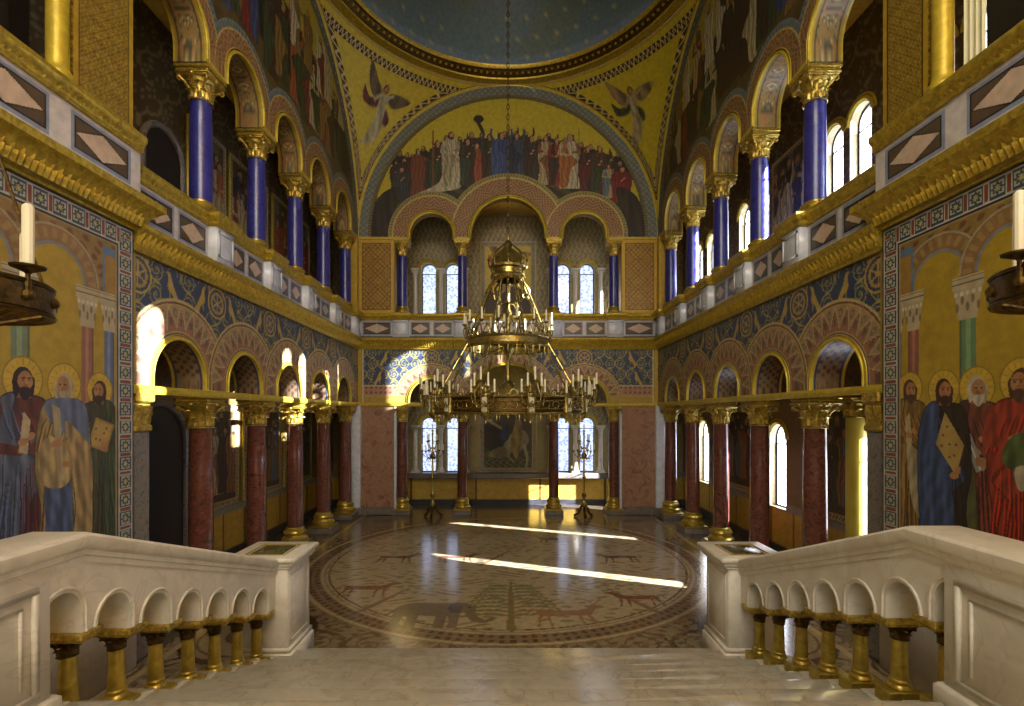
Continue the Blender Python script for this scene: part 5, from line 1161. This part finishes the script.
for k in range(32):     # gallery of small arches and finials standing on the upper ring
    a = k * 2 * pi / 32; b = (k + 1) * 2 * pi / 32; h = .20 if k % 2 else .26
    m.tube([(CX + UR * cos(a + (b - a) * t), CY + UR * sin(a + (b - a) * t), 5.08 + h * math.sin(pi * t)) for t in np.linspace(0, 1, 7)], .013, 5)
    m.ball((CX + UR * cos((a + b) / 2), CY + UR * sin((a + b) / 2), 5.11 + h), .03, seg=6, rings=5); m.tube([(CX + UR * cos(a), CY + UR * sin(a), 4.86), (CX + UR * cos(a), CY + UR * sin(a), 4.72 - .04 * (k % 2))], [.018, .004], 5)
m.build('cresting', M_brass, upper)
m = MB()
aa = np.arange(96) * 2 * pi / 96
for zz in (3.725, 3.355): m.tube(np.stack([CX + LR * np.cos(aa), CY + LR * np.sin(aa), np.full(96, zz)], 1), .02, 6, closed=True)
for k in range(48):
    a = k * 2 * pi / 48; b = (k + 1) * 2 * pi / 48; h = .13 + .06 * (k % 2)
    m.tube([(CX + LR * cos(a + (b - a) * t), CY + LR * sin(a + (b - a) * t), 3.72 + h * math.sin(pi * t)) for t in np.linspace(0, 1, 7)], .012, 5)
    m.tube([(CX + LR * cos(a), CY + LR * sin(a), 3.36), (CX + LR * cos(a), CY + LR * sin(a), 3.24 - .03 * (k % 2))], [.022, .004], 5); m.ball((CX + LR * cos(a), CY + LR * sin(a), 3.30), .022, seg=6, rings=4)
m.build('cresting', M_brass, lower)
# turrets with enamel plaques on the lower ring
tur = None
for k in range(12):
    a = (k + .5) * 2 * pi / 12
    if tur is None:
        tur = bpy.data.objects.new('turret', None); COL.objects.link(tur); tur.parent = CH
        m = MB(); m.lathe([(.001, 3.16), (.03, 3.18), (.02, 3.22), (.07, 3.28), (.11, 3.33), (.12, 3.36), (.10, 3.38), (.10, 3.70), (.125, 3.72), (.12, 3.76), (.06, 3.80), (.05, 3.9), (.02, 3.92), (.001, 4.0)], 12); t1 = m.build('lantern', M_brass); t1.location = (0, 0, -3.54)
        m = MB(); m.box(.085, .115, -.055, .055, 3.40, 3.68, ch=.01); t2 = m.build('enamel_plaque', M_enamel); t2.location = (0, 0, -3.54)
        m = MB(); 
        for q in range(5):
            b = (q - 2) * .55; pp = [(.1, 0, 3.62), (.1 + .08 * cos(b), .08 * sin(b), 3.5), (.1 + .2 * cos(b), .24 * sin(b), 3.58), (.1 + .22 * cos(b), .27 * sin(b), 3.74 + .12 * (2 - abs(q - 2)))]
            m.tube(pp, .013, 6); m.ball((pp[1][0], pp[1][1], pp[1][2]), .022, seg=6, rings=4)
        t3 = m.build('branch_arms', M_brass); t3.location = (0, 0, -3.54); tk = [t1, t2, t3]
        for q in tk: q.parent = tur
        T_ = tur
    else:
        T_ = tur.copy(); COL.objects.link(T_)
        for q in tk: c = q.copy(); COL.objects.link(c); c.parent = T_
    T_.location = (CX + LR * cos(a) - CX, CY + LR * sin(a) - CY, 3.54 - 3.4); T_.rotation_euler = (0, 0, a)
c0 = candle_mb(.26, .020); d0 = dish_mb(.055); cand = dish = None
spots = []
for k in range(12):
    a = (k + .5) * 2 * pi / 12
    for q in range(5):
        b = (q - 2) * .55; lx, ly, lz = .1 + .22 * cos(b), .27 * sin(b), 3.76 + .12 * (2 - abs(q - 2)); spots.append((CX + (LR + lx) * cos(a) - ly * sin(a), CY + (LR + lx) * sin(a) + ly * cos(a), lz))
for k in range(16): a = (k + .5) * 2 * pi / 16; spots.append((CX + (UR + .04) * cos(a), CY + (UR + .04) * sin(a), 5.40))
for k in range(6): a = (k + .3) * 2 * pi / 6; spots.append((CX + .42 * cos(a), CY + .42 * sin(a), 5.32))
for i, (x, y, z) in enumerate(spots):
    if cand is None:
        dish = d0.build('drip_dish', M_brass, CH); cand = c0.build('candle', M_candle, dish); cand.location = (0, 0, .012); d_, c_ = dish, cand
    else:
        d_ = dish.copy(); COL.objects.link(d_); c_ = cand.copy(); COL.objects.link(c_); c_.parent = d_
    d_.location = (x - CX, y - CY, z - 3.4)
m = MB()
for k in range(16): m = MB(); a = (k + .5) * 2 * pi / 16; m.tube([(CX + UR * cos(a), CY + UR * sin(a), 5.05), (CX + (UR + .07) * cos(a), CY + (UR + .07) * sin(a), 5.2), (CX + (UR + .04) * cos(a), CY + (UR + .04) * sin(a), 5.35)], .014, 6); m.build('candle_arm', M_brass, CH)
for k in range(6): m = MB(); a = (k + .3) * 2 * pi / 6; m.tube([(CX + .1 * cos(a), CY + .1 * sin(a), 5.0), (CX + .32 * cos(a), CY + .32 * sin(a), 5.02), (CX + .42 * cos(a), CY + .42 * sin(a), 5.27)], .014, 6); m.build('candle_arm', M_brass, CH)
# hanging rods, crown and central stem
for k in range(8):
    a = (k + .5) * 2 * pi / 8
    m = MB(); m.tube([(CX + UR * cos(a), CY + UR * sin(a), 4.95), (CX + LR * .985 * cos(a), CY + LR * .985 * sin(a), 3.72)], .022, 8); 
    for t in (.25, .5, .75): m.ball((CX + (UR + (LR - UR) * t) * cos(a), CY + (UR + (LR - UR) * t) * sin(a), 4.95 - 1.23 * t), .04, seg=8, rings=6)
    m.build('rod', M_brass, CH)
for k in range(8):
    a = (k + .5) * 2 * pi / 8
    m = MB(); m.tube([(CX + .33 * cos(a), CY + .33 * sin(a), 6.55), (CX + .62 * cos(a), CY + .62 * sin(a), 5.9), (CX + (UR - .02) * cos(a), CY + (UR - .02) * sin(a), 5.05)], .024, 8)
    for t in (.3, .6): m.ball((CX + (.33 + .62 * t) * cos(a), CY + (.33 + .62 * t) * sin(a), 6.55 - 1.5 * t), .042, seg=8, rings=6)
    m.build('rod', M_brass, CH)
m = MB(); m.lathe([(.001, 3.35), (.05, 3.38), (.09, 3.46), (.05, 3.56), (.035, 3.7), (.05, 3.9), (.14, 4.0), (.16, 4.06), (.07, 4.14), (.045, 4.4), (.06, 4.7), (.12, 4.8), (.15, 4.88), (.10, 4.96), (.06, 5.1), (.055, 5.6), (.10, 5.7), (.06, 5.8), (.05, 6.3), (.06, 6.5)], 20, (CX, CY, 0)); m.build('stem', M_brass, CH)
for k in range(4):
    m = MB(); a = k * pi / 2 + .4; m.tube([(CX, CY, 4.95), (CX + UR * cos(a), CY + UR * sin(a), 4.95)], .02, 6); m.build('spoke', M_bronze, CH); m = MB(); m.tube([(CX, CY, 3.55), (CX + LR * cos(a), CY + LR * sin(a), 3.5)], .02, 6); m.build('spoke', M_bronze, CH)
CR = bpy.data.objects.new('crown', None); COL.objects.link(CR); CR.parent = CH; CR.location = (0, 0, -.16)
m = MB(); m.lathe([(.30, 6.46), (.40, 6.50), (.42, 6.54), (.37, 6.58), (.36, 6.70), (.42, 6.73), (.43, 6.78), (.38, 6.84), (.34, 6.95), (.24, 7.10), (.12, 7.20), (.08, 7.24), (.11, 7.30), (.08, 7.36), (.03, 7.42), (.03, 7.5)], 32, (CX, CY, 0)); m.build('crown_dome', M_brass, CR)
m = MB()
for k in range(8):
    a = k * pi / 4; m.tube([(CX + .43 * cos(a), CY + .43 * sin(a), 6.76), (CX + .46 * cos(a), CY + .46 * sin(a), 6.9), (CX + .38 * cos(a), CY + .38 * sin(a), 7.08), (CX + .1 * cos(a), CY + .1 * sin(a), 7.3)], .02, 6); m.ball((CX + .45 * cos(a), CY + .45 * sin(a), 6.95), .04, seg=8, rings=6)
    m.ball((CX + .38 * cos(a + .39), CY + .38 * sin(a + .39), 6.64), .05, seg=8, rings=6)
m.build('crown_arches', M_brass, CR)
# leafy scrolls under the crown
m = MB()
for k in range(8):
    a = k * pi / 4
    pts = [(.30, 6.46), (.42, 6.36), (.50, 6.22), (.46, 6.08), (.36, 6.06), (.34, 6.14), (.40, 6.18)]
    m.tube([(CX + r_ * cos(a), CY + r_ * sin(a), z) for r_, z in pts], [.03, .03, .028, .026, .022, .018, .012], 6)
    m.tube([(CX + r_ * cos(a), CY + r_ * sin(a), z - .35) for r_, z in [(.06, 6.3), (.2, 6.28), (.28, 6.15), (.24, 6.0), (.14, 6.0)]], .022, 6)
m.build('scroll', M_brass, CH)
# chain
m = MB(); z = 7.46; k = 0
while z < 18.75:
    q = np.linspace(0, 2 * pi, 9)[:-1]; ax = (1, 0) if k % 2 else (0, 1)
    m.tube([(CX + .028 * cos(t) * ax[0], CY + .028 * cos(t) * ax[1], z + .06 + .075 * sin(t)) for t in q], .011, 5, closed=True); z += .12; k += 1
m.build('chain', M_bronze, CH)

# ------------------------------------------------------------------ floor candelabra
def candelabrum():
    T = thing('floor_candelabrum', (0, 0, 0), '-', 'candelabrum')
    m = MB()
    for k in range(3):
        a = k * 2 * pi / 3 - pi / 2; m.tube([(0, 0, .42), (.1 * cos(a), .1 * sin(a), .34), (.17 * cos(a), .17 * sin(a), .16), (.30 * cos(a), .30 * sin(a), .05)], [.05, .045, .035, .045], 8); m.ball((.31 * cos(a), .31 * sin(a), .045), .055, .055, .045, 8, 6)
        m.tube([(.2 * cos(a), .2 * sin(a), .14), (.24 * cos(a), .24 * sin(a), .26), (.16 * cos(a), .16 * sin(a), .3)], .018, 6)
    m.build('tripod_foot', M_bronze, T)
    m = MB(); m.lathe([(.001, .3), (.10, .34), (.12, .42), (.06, .5), (.04, .6), (.07, .68), (.085, .74), (.04, .8), (.03, .95), (.035, 1.25), (.065, 1.3), (.035, 1.36), (.028, 1.9), (.07, 1.96), (.09, 2.03), (.05, 2.1), (.025, 2.2), (.025, 2.7), (.04, 2.74), (.001, 2.78)], 16); m.build('stem', M_brass, T)
    d0_ = dish_mb(.05); c0_ = candle_mb(.2, .018); first = None
    for tier, (z, R_, n, dz) in enumerate(((2.1, .34, 6, .12), (2.42, .20, 4, .1))):
        for k in range(n):
            a = (k + .5 * tier) * 2 * pi / n; m = MB(); m.tube([(0, 0, z - .12), (R_ * .45 * cos(a), R_ * .45 * sin(a), z - .18), (R_ * .9 * cos(a), R_ * .9 * sin(a), z - .06), (R_ * cos(a), R_ * sin(a), z + .03)], .013, 6); m.ball((R_ * .45 * cos(a), R_ * .45 * sin(a), z - .18), .028, seg=6, rings=5)
            m.tube([(R_ * .5 * cos(a), R_ * .5 * sin(a), z - .16), (R_ * .6 * cos(a), R_ * .6 * sin(a), z - .3), (R_ * .4 * cos(a), R_ * .4 * sin(a), z - .28)], .009, 5); m.build('arm', M_brass, T)
            if first is None: d = d0_.build('drip_dish', M_brass, T); c = c0_.build('candle', M_candle, d); c.location = (0, 0, .01); first = (d, c)
            else: d = first[0].copy(); COL.objects.link(d); c = first[1].copy(); COL.objects.link(c); c.parent = d
            d.location = (R_ * cos(a), R_ * sin(a), z + .07)
    d = first[0].copy(); COL.objects.link(d); c = first[1].copy(); COL.objects.link(c); c.parent = d; d.location = (0, 0, 2.82)
    return T
K = candelabrum()
for i, (x, l) in enumerate(((-2.45, 'left'), (2.47, 'right'))):
    T = K if i == 0 else copy_tree(K); T.location = (x, 16.25, 0); T['label'] = 'tall gilt floor candelabrum in front of the far windows on the %s' % l; T['group'] = 'candelabra before the far wall'

# ------------------------------------------------------------------ wheel lamps at the frame edges
def wheel(x, y, z, sg, lb):
    T = thing('wheel_chandelier', (x, y, z), lb, 'chandelier')
    R_ = .46; m = MB(); m.lathe([(R_, -.16), (R_ + .02, -.14), (R_ + .02, .0), (R_, .02), (R_ - .03, .02), (R_ - .03, -.16), (R_, -.16)], 40, (x, y, z))
    for dz in (-.16, .02): a = np.arange(48) * 2 * pi / 48; m.tube(np.stack([x + (R_ + .015) * np.cos(a), y + (R_ + .015) * np.sin(a), np.full(48, z + dz)], 1), .014, 6, closed=True)
    for k in range(12): a = k * pi / 6; m.ball((x + (R_ + .02) * cos(a), y + (R_ + .02) * sin(a), z - .07), .035, seg=8, rings=6)
    m.build('ring', M_bronze, T)
    m = MB()
    for k in range(6): a = k * pi / 3; m.tube([(x + R_ * cos(a), y + R_ * sin(a), z - .12), (x + .25 * cos(a), y + .25 * sin(a), z - .2), (x, y, z - .28)], .016, 6)
    m.ball((x, y, z - .3), .06); m.build('spoke', M_bronze, T)
    first = None
    for k in range(4):
        a = k * pi / 2 + (0 if sg < 0 else pi); px, py = (R_ + .02) * cos(a), (R_ + .02) * sin(a)
        if first is None:
            mm = dish_mb(.085); mm.lathe([(.014, -.16), (.02, -.1), (.012, -.06)], 8); d = mm.build('drip_dish', M_bronze, T); mm = candle_mb(.36, .030); c = mm.build('candle', M_candle, d); c.location = (0, 0, .012); first = (d, c)
        else: d = first[0].copy(); COL.objects.link(d); c = first[1].copy(); COL.objects.link(c); c.parent = d
        d.location = (px, py, .10)
    for k in range(3):
        a = k * 2 * pi / 3 + pi; m = MB(); m.tube([(x + R_ * cos(a), y + R_ * sin(a), z), (x + .02 * cos(a), y + .02 * sin(a), z + 1.6)], .01, 6); m.build('hanging_chain', M_bronze, T)
    m = MB(); m.tube([(x, y, z + 1.6), (x, y, z + 10.1)], .01, 6); m.build('cable', M_bronze, T)
wheel(-3.36, 3.0, 4.12, -1, 'bronze wheel chandelier with ivory candle cut by the left edge of the picture')
wheel(3.55, 3.0, 4.20, 1, 'bronze wheel chandelier with ivory candle cut by the right edge of the picture')
# curtain in the near right gallery
m = MB(); t = np.linspace(5.34, 5.60, 60); Z = np.linspace(6.95, 12, 12)
UU, ZZ = np.meshgrid(t, Z, indexing='ij'); X_ = 5.10 + .03 * np.sin((UU - 4.95) * 90)
m.grid(np.stack([X_, UU, ZZ], -1)); m.grid(np.stack([X_ + .02, UU, ZZ], -1), flip=True)
tag(m.build('curtain', M_cream), 'cream curtain hanging behind the parapet in the near right gallery', 'curtain')

for sg in (-1, 1):
    m = MB(); m.box(sg * 5.40, sg * 5.46, 3.4, 5.64, 6.95, 12.5)
    for q in np.arange(3.5, 5.3, .4): m.box(sg * 5.38, sg * 5.41, q, q + .3, 7.1, 12.3, ch=.01)
    tag(m.build('wood_screen', M_dark), 'dark panelled wooden screen above the %s near parapet' % ('left' if sg < 0 else 'right'), 'screen')
# ------------------------------------------------------------------ light, sky, camera
w = bpy.data.worlds.new('sky'); S.world = w; w.use_nodes = True; bg = w.node_tree.nodes['Background']
bg.inputs['Color'].default_value = (.86, .91, 1.0, 1); bg.inputs['Strength'].default_value = WORLD
sun = bpy.data.lights.new('sun', 'SUN'); sun.energy = SUN; sun.angle = radians(.5); sun.color = (1, .93, .80); so = bpy.data.objects.new('sun', sun); COL.objects.link(so)
so.rotation_euler = Vector((-1, .39, -.36)).to_track_quat('-Z', 'Y').to_euler()
def area(nm, loc, d, sx, sy, e, col):
    l = bpy.data.lights.new(nm, 'AREA'); l.shape = 'RECTANGLE'; l.size = sx; l.size_y = sy; l.energy = e; l.color = col
    o = bpy.data.objects.new(nm, l); COL.objects.link(o); o.location = loc; o.rotation_euler = Vector(d).to_track_quat('-Z', 'Y').to_euler(); return o
area('rear_fill_light', (0, -5.6, 5.5), (0, 1, 0.05), 9, 8, REAR_FILL, (1, .97, .86))  # added soft fill behind the camera, not an actual window
area('upper_fill_light', (0, -2, 12.5), (0, .75, -.6), 7, 3, UPPER_FILL, (1, .97, .86))  # added overhead fill that lifts the far upper hall, no real source
for nm, wins, y in (('right_aisle_daylight', WR_low, 2.0), ('right_gallery_daylight', WR_up, 8.0)):
    for c, r, zs, zp in wins: area(nm, (XO + .55, c, (zs + zp + r) / 2), (-1, 0, -.05), zp + r - zs, 2 * r, WINR, (.86, .93, 1))
for c, r, zs, zp in []: area('far_window_daylight', (c, YR + .55, (zs + zp + r) / 2), (0, -1, -.05), 2 * r, zp + r - zs, WINB, (.84, .91, 1))
cam = bpy.data.cameras.new('camera'); co = bpy.data.objects.new('camera', cam); COL.objects.link(co); S.camera = co
co.location = (0, 0, ZC); co.rotation_euler = (pi / 2, 0, 0); cam.sensor_width = 36; cam.lens = 500 / 1024 * 36; cam.shift_x = 4 / 1024; cam.shift_y = 62 / 1024; cam.clip_start = .05; cam.clip_end = 200
S.view_settings.view_transform = 'Standard'; S.view_settings.look = 'None'; S.view_settings.gamma = 1; S.view_settings.use_curve_mapping = False; S.view_settings.exposure = EXPO
S.cycles.use_denoising = True; S.cycles.max_bounces = 10; S.cycles.diffuse_bounces = 5; S.cycles.sample_clamp_indirect = 6; S.cycles.caustics_reflective = False; S.cycles.caustics_refractive = False
